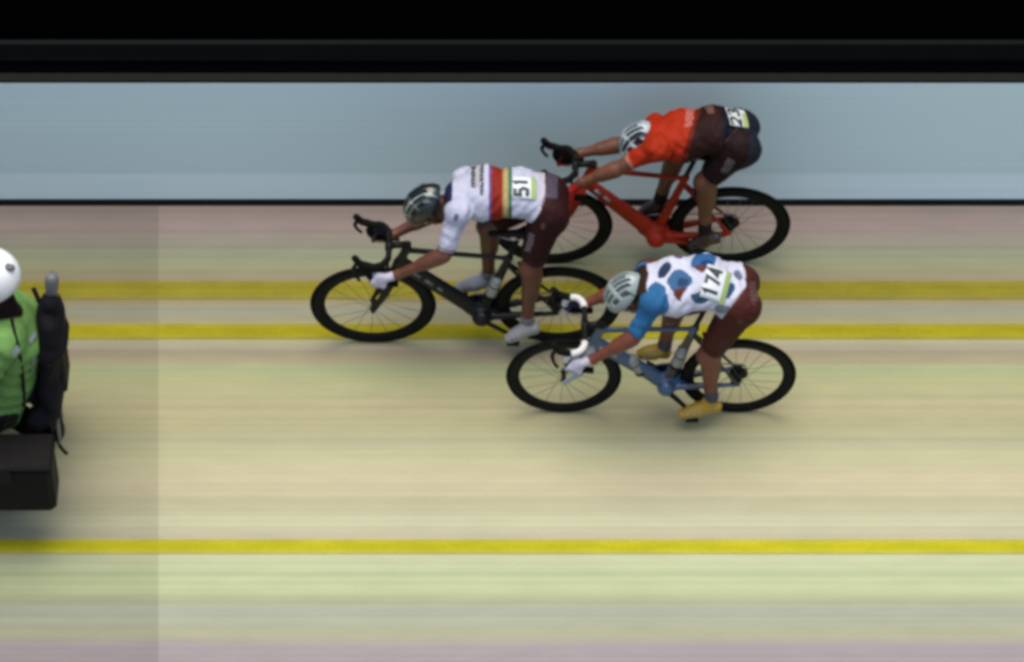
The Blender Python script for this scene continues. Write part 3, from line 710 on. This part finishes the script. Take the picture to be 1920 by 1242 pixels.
    for nb in sp['bibs']:
        d = ray(*nb['at']); hit = bvh.ray_cast(Vector(CAM), Vector(nrm(d)), 100)
        if hit[0] is None: continue
        c = A(hit[0]); n = nrm(nb['n']); ha, hb_ = nb['half']; a = nb.get('along', (-1, 0, 0))
        Vd, Fd, mp = decal(bvh, c, n, a, ha, hb_, .005)
        bo = obj('race_number', Vd, Fd, M['bib'], prs)
        m2 = bo.modifiers.new('paper', 'SOLIDIFY'); m2.thickness = .0015; m2.offset = -1
        nch = len(nb['text']); cw = nb['cw']
        for i, chh in enumerate(nb['text']):
            tv, tf = digit(chh, nb['dh'], cw*.74, nb['st'])
            obj('number_print', [mp(v[1]+nb.get('up', .0), v[0]+(i-(nch-1)/2)*cw, .0085) for v in tv], tf, M['print_black'], bo, False)
        # lime strip along the lower edge of the bib
        gvs = [mp(-ha-.002+.030*i/3, -hb_+2*hb_*q/8, .0070) for i in range(4) for q in range(9)]
        gfs = [(i*9+q, (i+1)*9+q, (i+1)*9+q+1, i*9+q+1) for i in range(3) for q in range(8)]
        obj('bib_strip', gvs, gfs, M['bib_green'], bo)
    return prs

def shade_patch(c, m, col): c[m] = col; return c

# ---- bicycles
bk1 = make_bike(dict(rear=1046, front=700, ground=641, huby=577, R=.335, frame=M['frame_black'], fork=M['frame_black'], tape=M['tape_black'], rim=.065, grip=(709, 522, -.155), gripz=.745, hw=.155,
    ped_n=(962, 640), ped_f=(866, 548), fat=1.4, decal=(M['grey'], [(.10, .24), (.30, .40), (.46, .52)]), bottles=[((.36, .42), (.31, .60))]),
    'black racing bicycle with deep dark rims, foremost of the three, under the rainbow-striped white jersey')
bk2 = make_bike(dict(rear=1368, front=1035, ground=493, huby=429, R=.335, frame=M['frame_red'], fork=M['frame_red'], tape=M['tape_black'], rim=.065, grip=(1060, 350, -.125), gripz=.755, hw=.125,
    ped_n=(1303, 466), ped_f=(1222, 408), fat=1.1, bbfat=1.5, crank=M['frame_red'], decal=(M['frame_white'], [(.12, .2), (.25, .34), (.4, .5), (.56, .62)]), bottles=[]),
    'red racing bicycle farthest from the camera, ridden beside the blue-grey board')
bk3 = make_bike(dict(rear=1384, front=1057, ground=772, huby=711, R=.325, half_tape=True, frame_paint=((.018, .055, .120), (.010, .012, .015)), frame=M['hard'], fork=M['frame_white'], tape=M['tape_white'], rim=.061, grip=(1078, 680, -.20), gripz=.665, hw=.20,
    ped_n=(1297, 783), ped_f=(1214, 670), fat=1.3, decal=(M['frame_white'], [(.06, .16), (.2, .3)]), bottles=[((.55, .37), (.62, .51)), ((.355, .42), (.31, .60))]),
    'blue racing bicycle with pale fork and white bar tape, nearest of the three')

SK = (.082, .025, .011)
# ---- rider in the white jersey with the rainbow bands
def j1(x, y, tg, tt, fc, V, N):
    c = np.tile(A([.35, .365, .45]), (len(x), 1)); to = tg == 'torso'
    for x0, x1, col in ((916, 922, (.10, .05, .16)), (922, 941, (.16, .014, .006)), (941, 944.5, (.20, .10, .03)), (944.5, 953, (.30, .23, .10)), (953, 960, (.025, .11, .06))):
        c[to & (x >= x0) & (x < x1)] = col
    c[(tg == 'neck') | (to & (x < 848))] = (.012, .014, .045)
    for x0, x1, y1 in ((883, 892, 352), (900.5, 908, 366)):
        bar = to & (x > x0) & (x < x1) & (y < y1) & fc
        c[bar & (np.sin(y*.55+x)+np.sin(y*.9) > -1.35)] = (.035, .035, .04)
    c[to & (x > 893.5) & (x < 899) & (y < 349) & fc] = (.28, .27, .27)
    c[(tg == 'uarm') & inell(x, y, 855, 408, 4.5, 7, 10) & fc] = (.08, .08, .14)
    c[(tg == 'uarm') & (tt > .80)] = (.16, .15, .17)
    c[(tg == 'torso') & (x > 1012) & (x < 1024)] = (.36, .35, .40)
    return c
def s1(x, y, tg, tt, fc, V, N):
    c = np.tile(A([.020, .0048, .0045]), (len(x), 1))
    c[(tg == 'torso') & fc & (x > 1024) & (x < 1046) & (y < 372)] = (.05, .042, .058)
    m = (tg == 'thigh') & fc & inpoly(x, y, [(984, 470), (992, 436), (1003, 440), (994, 474)]); c[m & (np.sin(y*.9+x*.3)+np.sin(x*1.1-y*.3) > -.7)] = (.11, .095, .11)
    c[(tg == 'thigh') & fc & inell(x, y, 1018, 424, 4, 6)] = (.07, .045, .04)
    c[(tg == 'thigh') & (tt > .76)] = (.035, .009, .011)
    return c
r1 = dict(glute=(.040, -.055, .098), j=dict(pelvis=(1020, 374, .07), waist=(972, 361, .08), chest=(905, 364, .08), sh_n=(860, 394, -.055), sh_f=(872, 342, .19), head=(806, 389, .06),
    el_n=(833, 478, -.18), wr_n=(745, 516, -.17), gr_n=(716, 522, -.165), el_f=(812, 402, .23), wr_f=(738, 440, .17), gr_f=(712, 448, .155),
    hip_n=(1030, 398, -.01), kn_n=(995, 506, -.09), an_n=(989, 600, -.10), he_n=(1009, 614, -.11), to_n=(946, 637, -.125),
    hip_f=(1024, 360, .15), kn_f=(915, 426, .13), an_f=(916, 514, .12), he_f=(930, 529, .12), to_f=(852, 540, .12)),
    face=(-.52, -.05, -.86), crown=(-.86, 0, .52), skin=SK, hair=(.02, .014, .01), lat=.97, waistline=lambda x, y, V, t: x < 1022-.30*(y-370)*(y > 370), sleeve=.90, shortlen=.84,
    paint_jersey=j1, paint_shorts=s1, jersey_label='white jersey with rainbow bands round the middle', shorts_label='dark maroon shorts', sock_t=.90, sock_c=(.13, .13, .145), shoe_c=(.24, .24, .25), sole_c=(.05, .05, .05), strap=M['grey'],
    glove_n=(.34, .34, .40), glove_f=(.02, .018, .025), tips=(.12, .045, .025), glove_label_n='white gloved near hand', glove_label_f='dark gloved far hand',
    hel_c=(.005, .010, .008), foam_c=(.008, .012, .010), hel_s=[(.036, .052, -.13, .13, (.22, .25, .23)), (.066, .076, -.10, .10, (.09, .11, .10))], hel_label='dark helmet with pale stripes',
    bibs=[dict(at=(983, 352), n=(0.02, -.42, .9), half=(.066, .066), text='51', cw=.056, dh=.070, st=.020, up=.016)])
make_rider(bk1, r1, 'person in white jersey with rainbow bands sprinting on the black bicycle')

# ---- rider in the red and black jersey
def j2(x, y, tg, tt, fc, V, N):
    c = np.tile(A([.25, .017, .004]), (len(x), 1)); to = tg == 'torso'
    edge = 1306-.28*(y-200)
    c[to & (x > edge)] = (.016, .0055, .0045)
    c[to & (x > edge) & (x < edge+9)] = (.09, .009, .004)
    c[to & fc & inpoly(x, y, [(1286, 205), (1302, 203), (1299, 236), (1284, 238)]) & (((x-y*.3) % 6) < 4.4)] = (.32, .11, .09)
    c[to & fc & inpoly(x, y, [(1320, 194), (1335, 194), (1340, 212), (1328, 214)])] = (.10, .05, .04)
    c[to & (x > 1353)] = (.005, .005, .010)
    c[(tg == 'uarm') & (tt > .60)] = (.24, .10, .07)
    c[(tg == 'neck')] = (.07, .03, .02)
    return c
def s2(x, y, tg, tt, fc, V, N):
    c = np.tile(A([.010, .0035, .004]), (len(x), 1))
    m = (tg == 'thigh') & fc & inpoly(x, y, [(1351, 322), (1364, 296), (1379, 303), (1366, 328)]); c[m & (np.sin(y*.8+x*.5)+np.sin(x*1.1-y*.4) > -.7)] = (.09, .075, .08)
    c[fc & inell(x, y, 1412, 268, 5, 7)] = (.10, .075, .09)
    c[(tg == 'thigh') & (tt > .80)] = (.15, .075, .06)
    c[(V[:, 0] > V[:, 0].max()-.10) & (tg == 'torso')] = (.008, .011, .018)
    return c
r2 = dict(j=dict(pelvis=(1376, 256, 0), waist=(1340, 242, 0), chest=(1278, 257, 0), sh_n=(1234, 276, -.12), sh_f=(1230, 241, .10), head=(1205, 269, 0),
    el_n=(1157, 317, -.14), wr_n=(1092, 342, -.135), gr_n=(1062, 350, -.135), el_f=(1160, 272, .13), wr_f=(1086, 288, .135), gr_f=(1056, 294, .135),
    hip_n=(1386, 276, -.08), kn_n=(1322, 343, -.11), an_n=(1322, 432, -.10), he_n=(1350, 445, -.10), to_n=(1290, 463, -.11),
    hip_f=(1378, 240, .09), kn_f=(1264, 292, .09), an_f=(1238, 374, .10), he_f=(1250, 388, .10), to_f=(1196, 400, .10)),
    face=(-.48, -.1, -.86), crown=(-.86, 0, .48), skin=(.098, .035, .015), hair=(.02, .014, .01), lat=.92, waistline=lambda x, y, V, t: x < 1392-.9*(y-230)*(y > 230), sleeve=.70, shortlen=.84,
    paint_jersey=j2, paint_shorts=s2, jersey_label='orange-red jersey with dark lower half', shorts_label='black shorts with pale lettering', sock_t=.80, sock_c=(.012, .009, .010), shoe_c=(.016, .008, .008), sole_c=(.02, .02, .02),
    glove_n=(.26, .014, .012), glove_f=(.03, .008, .008), tips=(.24, .014, .012), glove_label_n='red gloved near hand', glove_label_f='dark gloved far hand',
    hel_c=(.28, .33, .345), foam_c=(.010, .014, .014), hel_k=.90, hel_s=[(.050, .068, -.15, .04, (.015, .02, .02))], hel_label='white helmet with black vents',
    bibs=[dict(at=(1381, 221), n=(.30, -.48, .82), half=(.062, .058), text='23', cw=.056, dh=.066, st=.018, up=.016)])
make_rider(bk2, r2, 'person in orange-red and black jersey riding the red bicycle beside the board')

# ---- rider in the white and blue patterned jersey
def j3(x, y, tg, tt, fc, V, N):
    c = np.tile(A([.41, .425, .50]), (len(x), 1)); to = tg == 'torso'
    x, y = x+2.2*np.sin(y*.16+x*.06), y+2.2*np.sin(x*.14-y*.05)      # the pattern stretches with the cloth
    blue = (.020, .080, .19); navy = (.014, .026, .06); br = (.08, .024, .014)
    c[tg == 'uarm'] = (.018, .090, .20)
    farm = (tg == 'uarm') & (N[:, 1] > .2) & (V[:, 1] > bk3['Y']); c[farm] = (.06, .025, .016)
    c[tg == 'neck'] = (.02, .010, .008); c[to & (x < 1214)] = (.024, .011, .008)
    t = to & fc
    c[t & inell(x, y, 1244, 507, 10, 18, 32)] = navy
    c[t & inell(x, y, 1274, 527, 23, 20, -25)] = (.030, .085, .17); c[t & inell(x, y, 1279, 532, 11, 9, -25)] = (.012, .035, .085)
    c[t & inpoly(x, y, [(1260, 543), (1292, 541), (1274, 566)])] = br
    c[t & inell(x, y, 1320, 489, 26, 15, -12)] = blue; c[t & inell(x, y, 1327, 494, 12, 7, -12)] = (.008, .030, .10)
    c[t & inpoly(x, y, [(1302, 500), (1328, 500), (1315, 516)])] = br
    c[t & inell(x, y, 1318, 556, 25, 12, -12)] = (.022, .055, .085)
    c[t & inell(x, y, 1369, 546, 8, 14, 8)] = (.016, .055, .10)
    c[t & inell(x, y, 1385, 514, 7, 10, -20)] = (.10, .11, .17)
    c[t & inell(x, y, 1231, 546, 16, 15, 0)] = (.022, .085, .19)
    c[t & inell(x, y, 1273, 480, 9, 5, -20)] = (.08, .06, .10)
    c[t & inell(x, y, 1352, 580, 14, 8, -20)] = (.13, .15, .17)
    far = to & ~fc; q = V[:, 0]*7; c[far & ((np.sin(q*2.2)*np.sin(V[:, 2]*17)) > .45)] = blue
    return c
def s3(x, y, tg, tt, fc, V, N):
    c = np.tile(A([.045, .011, .008]), (len(x), 1))
    c[fc & inpoly(x, y, [(1404, 530), (1416, 528), (1424, 556), (1415, 576), (1407, 560)]) & ((y % 8) < 5.5)] = (.085, .045, .04)
    c[fc & inell(x, y, 1388, 604, 6, 5)] = (.06, .032, .025)
    m = (tg == 'thigh') & fc & inpoly(x, y, [(1342, 668), (1352, 636), (1372, 642), (1360, 674)]); c[m & (np.sin(y*.8+x*.5)+np.sin(x*.9-y*.4) > -.4)] = (.045, .02, .019)
    return c
r3 = dict(j=dict(pelvis=(1374, 548, 0), waist=(1322, 528, 0), chest=(1262, 538, 0), sh_n=(1226, 563, -.13), sh_f=(1216, 514, .11), head=(1180, 554, -.005),
    el_n=(1188, 633, -.215), wr_n=(1112, 674, -.20), gr_n=(1080, 680, -.20), el_f=(1162, 544, .20), wr_f=(1098, 569, .20), gr_f=(1072, 578, .20),
    hip_n=(1388, 578, -.085), kn_n=(1328, 668, -.11), an_n=(1334, 744, -.11), he_n=(1351, 762, -.11), to_n=(1270, 778, -.12),
    hip_f=(1380, 536, .085), kn_f=(1262, 578, .09), an_f=(1246, 648, .10), he_f=(1256, 662, .10), to_f=(1192, 664, .10)),
    face=(-.55, -.10, -.83), crown=(-.83, 0, .55), skin=(.110, .027, .012), hair=(.02, .014, .01), lat=1.08, waistline=lambda x, y, V, t: x < 1398-.75*np.maximum(y-540, 0)-.3*np.maximum(515-y, 0), sleeve=.90, shortlen=.86,
    paint_jersey=j3, paint_shorts=s3, jersey_label='white jersey with blue and brown diamonds and blue sleeve', shorts_label='brown shorts', sock_t=.80, sock_c=(.05, .05, .065), shoe_c=(.26, .165, .010), sole_c=(.20, .125, .012), strap=M['frame_white'],
    glove_n=(.34, .33, .39), glove_f=(.015, .02, .04), tips=(.28, .27, .31), glove_label_n='white gloved near hand', glove_label_f='dark gloved far hand',
    hel_c=(.22, .27, .26), foam_c=(.07, .09, .09), hel_s=None, hel_k=.93, hel_label='white helmet',
    bibs=[dict(at=(1343, 531), along=(-1, .28, 0), n=(.06, -.42, .90), half=(.070, .096), text='174', cw=.058, dh=.078, st=.019, up=.018)])
make_rider(bk3, r3, 'person in white jersey with blue diamonds and yellow shoes, riding the blue bicycle')

# ------------------------------------------------------------------ motorcycle with its pillion passenger
MS = 1.15; MY = float(G(-5, 900)[1]); MX = float(G(-5, 900)[0])
def Q(u, z, d=0.): return A([MX-u*MS, MY+d*MS, z*MS])
mo = root('motorcycle', (MX, MY, 0), 'black motorcycle with hard panniers, cut off by the left edge of the photo', 'motorcycle')
for u in (0., 1.5):
    c = Q(u, .31); we = bpy.data.objects.new('wheel', None); COL.objects.link(we); we.parent = mo; we.location = Vector(c-origin_of(mo)); we.empty_display_size = .1
    MB().lathe(c, 'y', [((.25+.06*math.cos(a))*MS, .065*MS*math.sin(a)) for a in np.linspace(0, 2*math.pi, 13)[:-1]], 48).build('tyre', M['rubber'], we)
    b = MB(); b.lathe(c, 'y', [(.215*MS, -.05), (.215*MS, .05), (.195*MS, .05), (.195*MS, -.05)], 48); b.tube([c+A([0, -.09, 0]), c+A([0, .09, 0])], .04, 12)
    for k in range(6): a = k*math.pi/3; b.tube([c, c+A([math.cos(a), 0, math.sin(a)])*.2*MS], .018, 8)
    b.build('rim', M['black'], we)
f = SDF()
f.cone(Q(.62, .90), Q(1.02, .98), .13, .15, .05, 1.0); f.cone(Q(1.05, .95), Q(1.28, .78), .14, .12, .06, 1.3); f.cone(Q(.25, .72), Q(.9, .70), .10, .14, .05, .9); f.cone(Q(-.22, .74), Q(.3, .72), .06, .09, .05, 1.4)
V, F = f.mesh(.012, 2); obj('bodywork', V, F, M['motopaint'], mo)
f = SDF(); f.cone(Q(-.20, .845), Q(.22, .83), .050, .055, .04, 2.4); f.cone(Q(.25, .80), Q(.62, .80), .055, .05, .05, 2.3); V, F = f.mesh(.010, 2); obj('seat', V, F, M['seatv'], mo)
f = SDF(); f.cone(Q(.5, .42), Q(.9, .42), .15, .16, .05, 1.1); f.cone(Q(.75, .5, -.3), Q(.75, .5, .3), .09, .09, .04); V, F = f.mesh(.014, 2); obj('engine', V, F, M['black'], mo)
for d in (-1, 1):
    b = MB(); b.tube([Q(1.5, .31, d*.1), Q(1.22, .98, d*.1)], .03, 10); b.build('fork_leg', M['chrome'], mo)
    b = MB(); b.tube([Q(.0, .31, d*.09), Q(.5, .36, d*.12)], .03, 10); b.build('swingarm', M['black'], mo)
    b = MB(); b.bevel_box(np.minimum(Q(.24, .335, d*.45), Q(-.355, .66, d*.245)), np.maximum(Q(.24, .335, d*.45), Q(-.355, .66, d*.245)), .03); pn = b.build('pannier', M['plastic'], mo, False)
    b = MB(); b.bevel_box(np.minimum(Q(.25, .662, d*.455), Q(-.36, .69, d*.24)), np.maximum(Q(.25, .662, d*.455), Q(-.36, .69, d*.24)), .012); b.build('lid', M['plastic'], pn, False)
    for u in (-.14, .1):
        q0, q1 = Q(u-.03, .57, d*.452), Q(u+.03, .70, d*.462); b = MB(); b.bevel_box(np.minimum(q0, q1), np.maximum(q0, q1), .004); b.build('latch', M['black'], pn, False)
    b = MB(); b.tube(spline([Q(.75, .3, d*.12), Q(.5, .28, d*.2), Q(.1, .32, d*.22), Q(-.20, .40, d*.22)], 5), [.03]*8+[.05]*8, 12); b.build('exhaust', M['chrome'], mo)
b = MB(); b.tube(spline([Q(1.1, 1.08, -.38), Q(1.2, 1.1, -.2), Q(1.25, 1.06, 0), Q(1.2, 1.1, .2), Q(1.1, 1.08, .38)], 5), .018, 10); b.build('handlebar', M['black'], mo)
f = SDF(); f.cone(Q(1.42, .85), Q(1.30, 1.25), .03, .02, .03, 7); V, F = f.mesh(.012, 1); obj('windscreen', V, F, M['lens'], mo)
b = MB(); b.tube(spline([Q(-.22, .74), Q(-.30, .62), Q(-.325, .46), Q(-.33, .38)], 4), [.05, .05, .05, .05, .045, .045, .045, .045, .04, .04, .04, .04, .04], 10, 1.8); mg = b.build('mudguard', M['plastic'], mo)
for d in (-.11, .11):
    b = MB(); b.tube([Q(-.26, .66, d*.4), Q(-.30, .64, d), Q(-.345, .62, d*1.5)], [.008, .012, .020], 8); b.build('indicator', M['plastic'], mg)
b = MB(); b.bevel_box(np.minimum(Q(-.345, .60, -.07), Q(-.315, .68, .07)), np.maximum(Q(-.345, .60, -.07), Q(-.315, .68, .07)), .008); b.build('tail_lamp', M['redlens'], mo, False)
b = MB(); b.bevel_box(np.minimum(Q(-.352, .40, -.09), Q(-.342, .56, .09)), np.maximum(Q(-.352, .40, -.09), Q(-.342, .56, .09)), .003); b.build('plate', M['grey'], mo, False)

def moto_person(label, j, jacket, trousers, pack):
    Y = MY; prs = root('person', (float(j['pelvis'][0]), Y, 0), label, 'person'); k = MS; f = SDF()
    f.cone(j['pelvis'], j['waist'], .13*k, .12*k, .05, 1.35, 'torso'); f.cone(j['waist'], j['chest'], .12*k, .135*k, .05, 1.4, 'torso'); mid = (j['sh_n']+j['sh_f'])/2
    f.cone(j['chest'], mid, .13*k, .085*k, .05, 1.3, 'torso'); f.cone(j['sh_n'], j['sh_f'], .075*k, .075*k, .04, 1, 'torso'); f.cone(mid, j['head'], .065*k, .06*k, .03, 1, 'neck')
    f.ell(j['head'], A([.10, .08, .115])*k, k=.02, tag='head')
    for s in 'nf':
        f.cone(j['sh_'+s], j['el_'+s], .068*k, .055*k, .03, 1, 'arm'); f.cone(j['el_'+s], j['wr_'+s], .052*k, .038*k, .03, 1, 'arm')
        f.cone(j['hip_'+s], j['kn_'+s], .098*k, .07*k, .05, 1, 'leg'); f.cone(j['kn_'+s], j['an_'+s], .068*k, .05*k, .03, 1, 'leg'); f.cone(j['an_'+s], j['an_'+s]+A([-.05, 0, -.02]), .04, .035, .02, 1, 'leg')
    V, F = f.mesh(.011, 2); N = vnormals(V, F); tg, tt = f.tags(V); px, py = proj(V)
    obj('body', V, F, M['skin'], prs, cols=np.tile(A([.2, .09, .05]), (len(V), 1)))
    hem = float(j['pelvis'][2])-.16
    jk = ((tg == 'torso') & (V[:, 2] > hem)) | (tg == 'arm') | ((tg == 'neck') & (V[:, 2] < mid[2]+.02)); tr = (tg == 'leg') | ((tg == 'torso') & (V[:, 2] <= hem)); nk = (tg == 'neck') & (V[:, 2] >= mid[2]+.0)
    fold = .014+.011*np.sin(V[:, 0]*38+V[:, 2]*20+2*np.sin(V[:, 1]*14))*np.sin(V[:, 2]*33-V[:, 1]*18)
    Vj, Fj, sj = shell(V, F, N, jk, fold); jo = obj('jacket', Vj, Fj, M['fabric'], prs, cols=np.tile(A(jacket), (len(Vj), 1)))
    Vt, Ft, _ = shell(V, F, N, tr, fold*.7); obj('trousers', Vt, Ft, M['fabric'], prs, cols=np.tile(A(trousers), (len(Vt), 1)))
    Vn, Fn, _ = shell(V, F, N, nk, .014); obj('collar', Vn, Fn, M['fabric'], prs, cols=np.tile(A([.012, .006, .006]), (len(Vn), 1)))
    for s in 'nf':
        fr = A([[-1, 0, 0], [0, 1, 0], [0, 0, 1.]]); g0 = A(j['wr_'+s]); h = SDF(); dr = nrm(j['wr_'+s]-j['el_'+s]); sd_ = nrm(np.cross(dr, [0, 1, 0])); h.cone(g0, g0+dr*.09, .038, .040, .02, 1.0)
        for i, o_ in enumerate((-.036, -.012, .012, .036)):
            p0 = g0+dr*.10+A([0, o_, 0]); p1 = p0+dr*.045-sd_*.012; p2 = p1+dr*.012-sd_*.036; h.cone(p0, p1, .0135, .0125, .006); h.cone(p1, p2, .0125, .011, .006)
        h.cone(g0+dr*.03+A([0, -.035, 0]), g0+dr*.08+A([0, -.062, 0])-sd_*.02, .016, .013, .01)
        Vh, Fh = h.mesh(.005, 1); obj('hand', Vh, Fh, M['fabric'], prs, cols=np.tile(A([.012, .012, .012]), (len(Vh), 1)), label='black gloved hand')
        make_shoe(prs, j['an_'+s], j['an_'+s]+A([.07, 0, -.07]), j['an_'+s]+A([-.22, 0, -.08]), (.012, .012, .012), (.01, .01, .01))
    # full-face helmet
    hc = A(j['head'])+A([.0, 0, .02]); h = SDF(); h.ell(hc, A([.150, .125, .140])*k); h.ell(hc+A([-.045, 0, -.075])*k, A([.115, .105, .085])*k, k=.05)
    V2, F2 = h.mesh(.008, 2); he = obj('helmet', V2, F2, M['hard'], prs, cols=np.tile(A([.72, .74, .72]), (len(V2), 1)), label='white full-face helmet')
    h = SDF(); h.ell(hc+A([-.030, 0, .0])*k, A([.128, .112, .055])*k); V3, F3 = h.mesh(.008, 2); obj('visor', V3, F3, M['lens'], he)
    for z_, r_ in ((.085, .05), (-.02, .03)):
        q0 = hc+A([.10, -.03, z_])*k; b = MB(); b.tube([q0, q0+A([.030, -.01, .012])*k], [r_*.5, r_*.3], 10); b.build('vent', M['grey'], he)
    if pack:
        bv = BVHTree.FromPolygons([Vector(v) for v in Vj], [list(map(int, q)) for q in Fj])
        def on(px_, py_, o_=.006):
            d = nrm(ray(px_, py_)); h_ = bv.ray_cast(Vector(CAM), Vector(d), 100)
            return (A(h_[0])-d*o_) if h_[0] is not None else P(px_, py_, MY-.2)
        b = MB(); b.tube([on(*q) for q in ((22, 600), (27, 622), (33, 645), (38, 670), (42, 700), (45, 735), (44, 760))], .009, 8, 1.4); b.build('jacket_strap', M['nylon'], jo)
        for q in (((22, 660), (33, 645), (37, 656), (27, 672)), ((53, 636), (66, 620), (68, 630), (57, 645)), ((58, 700), (63, 668), (66, 668), (62, 704))):
            pv = [on(*c_, .010) for c_ in q]; obj('reflective_patch', pv+[p-A([0, .004, -.003]) for p in pv], [(0, 1, 2, 3), (7, 6, 5, 4), (0, 4, 5, 1), (1, 5, 6, 2), (2, 6, 7, 3), (3, 7, 4, 0)], M['frame_white'], jo, False)
    return prs
PJ = lambda px, py, d: P(px, py, MY+d)
pas = moto_person('person in bright green jacket and white helmet sitting at the back of the motorcycle',
    dict(pelvis=PJ(-8, 738, 0), waist=PJ(12, 690, 0), chest=PJ(22, 622, 0), sh_n=PJ(8, 642, -.21), sh_f=PJ(30, 580, .20), head=PJ(-22, 520, 0), el_n=PJ(-60, 745, -.30), el_f=PJ(-60, 640, .28), wr_n=PJ(-140, 760, -.26), wr_f=PJ(-140, 650, .22),
         hip_n=PJ(-10, 768, -.12), hip_f=PJ(-10, 710, .12), kn_n=PJ(-170, 800, -.32), kn_f=PJ(-170, 650, .32), an_n=PJ(-120, 905, -.30), an_f=PJ(-120, 760, .30)), (.110, .225, .060), (.005, .005, .006), True)
moto_person('person in black jacket steering the motorcycle, just outside the left edge', 
    dict(pelvis=Q(.55, .86), waist=Q(.58, 1.05), chest=Q(.68, 1.26), sh_n=Q(.76, 1.40, -.2), sh_f=Q(.76, 1.40, .2), head=Q(.86, 1.62), el_n=Q(.98, 1.18, -.36), el_f=Q(.98, 1.18, .36), wr_n=Q(1.10, 1.10, -.33), wr_f=Q(1.10, 1.10, .33),
         hip_n=Q(.55, .84, -.11), hip_f=Q(.55, .84, .11), kn_n=Q(.98, .80, -.22), kn_f=Q(.98, .80, .22), an_n=Q(.66, .42, -.22), an_f=Q(.66, .42, .22)), (.012, .012, .014), (.010, .010, .012), False)
bp = root('backpack', tuple(PJ(95, 660, 0)*A([1, 1, 0])), 'black backpack with a grey stub antenna, worn on the green jacket', 'backpack')
f = SDF(); f.cone(PJ(94, 590, 0), PJ(101, 628, 0), .072, .082, .06, 2.0); f.cone(PJ(98, 712, 0), PJ(97, 752, 0), .066, .060, .06, 2.2); f.cone(PJ(90, 628, 0), PJ(90, 712, 0), .058, .055, .06, 2.4); f.cone(PJ(96, 568, .06), PJ(96, 568, -.02), .045, .045, .05); f.cone(PJ(82, 775, -.10), PJ(84, 775, .06), .055, .05, .06); f.cone(PJ(66, 790, -.14), PJ(70, 780, 0), .05, .05, .06)
V, F = f.mesh(.009, 2); V = V+vnormals(V, F)*(.003*np.sin(V[:, 2]*45+2*np.sin(V[:, 1]*25)))[:, None]; obj('pack', V, F, M['nylon'], bp)
b = MB(); b.tube([PJ(97, 562, .02), PJ(97, 545, .02), PJ(97, 540, .02), PJ(97, 522, .02), PJ(97, 516, .02)], [.034, .032, .036, .036, .028], 12); b.build('antenna', M['grey'], bp)
b = MB(); b.tube(spline([PJ(62, 540, .12), PJ(72, 562, .08), PJ(84, 590, .05)], 5), .014, 8); b.build('shoulder_strap', M['nylon'], bp)
b = MB(); b.tube(spline([PJ(96, 795, -.02), PJ(104, 812, -.04), PJ(112, 836, -.03), PJ(126, 852, -.05)], 5), .010, 8); b.build('hanging_strap', M['nylon'], bp)
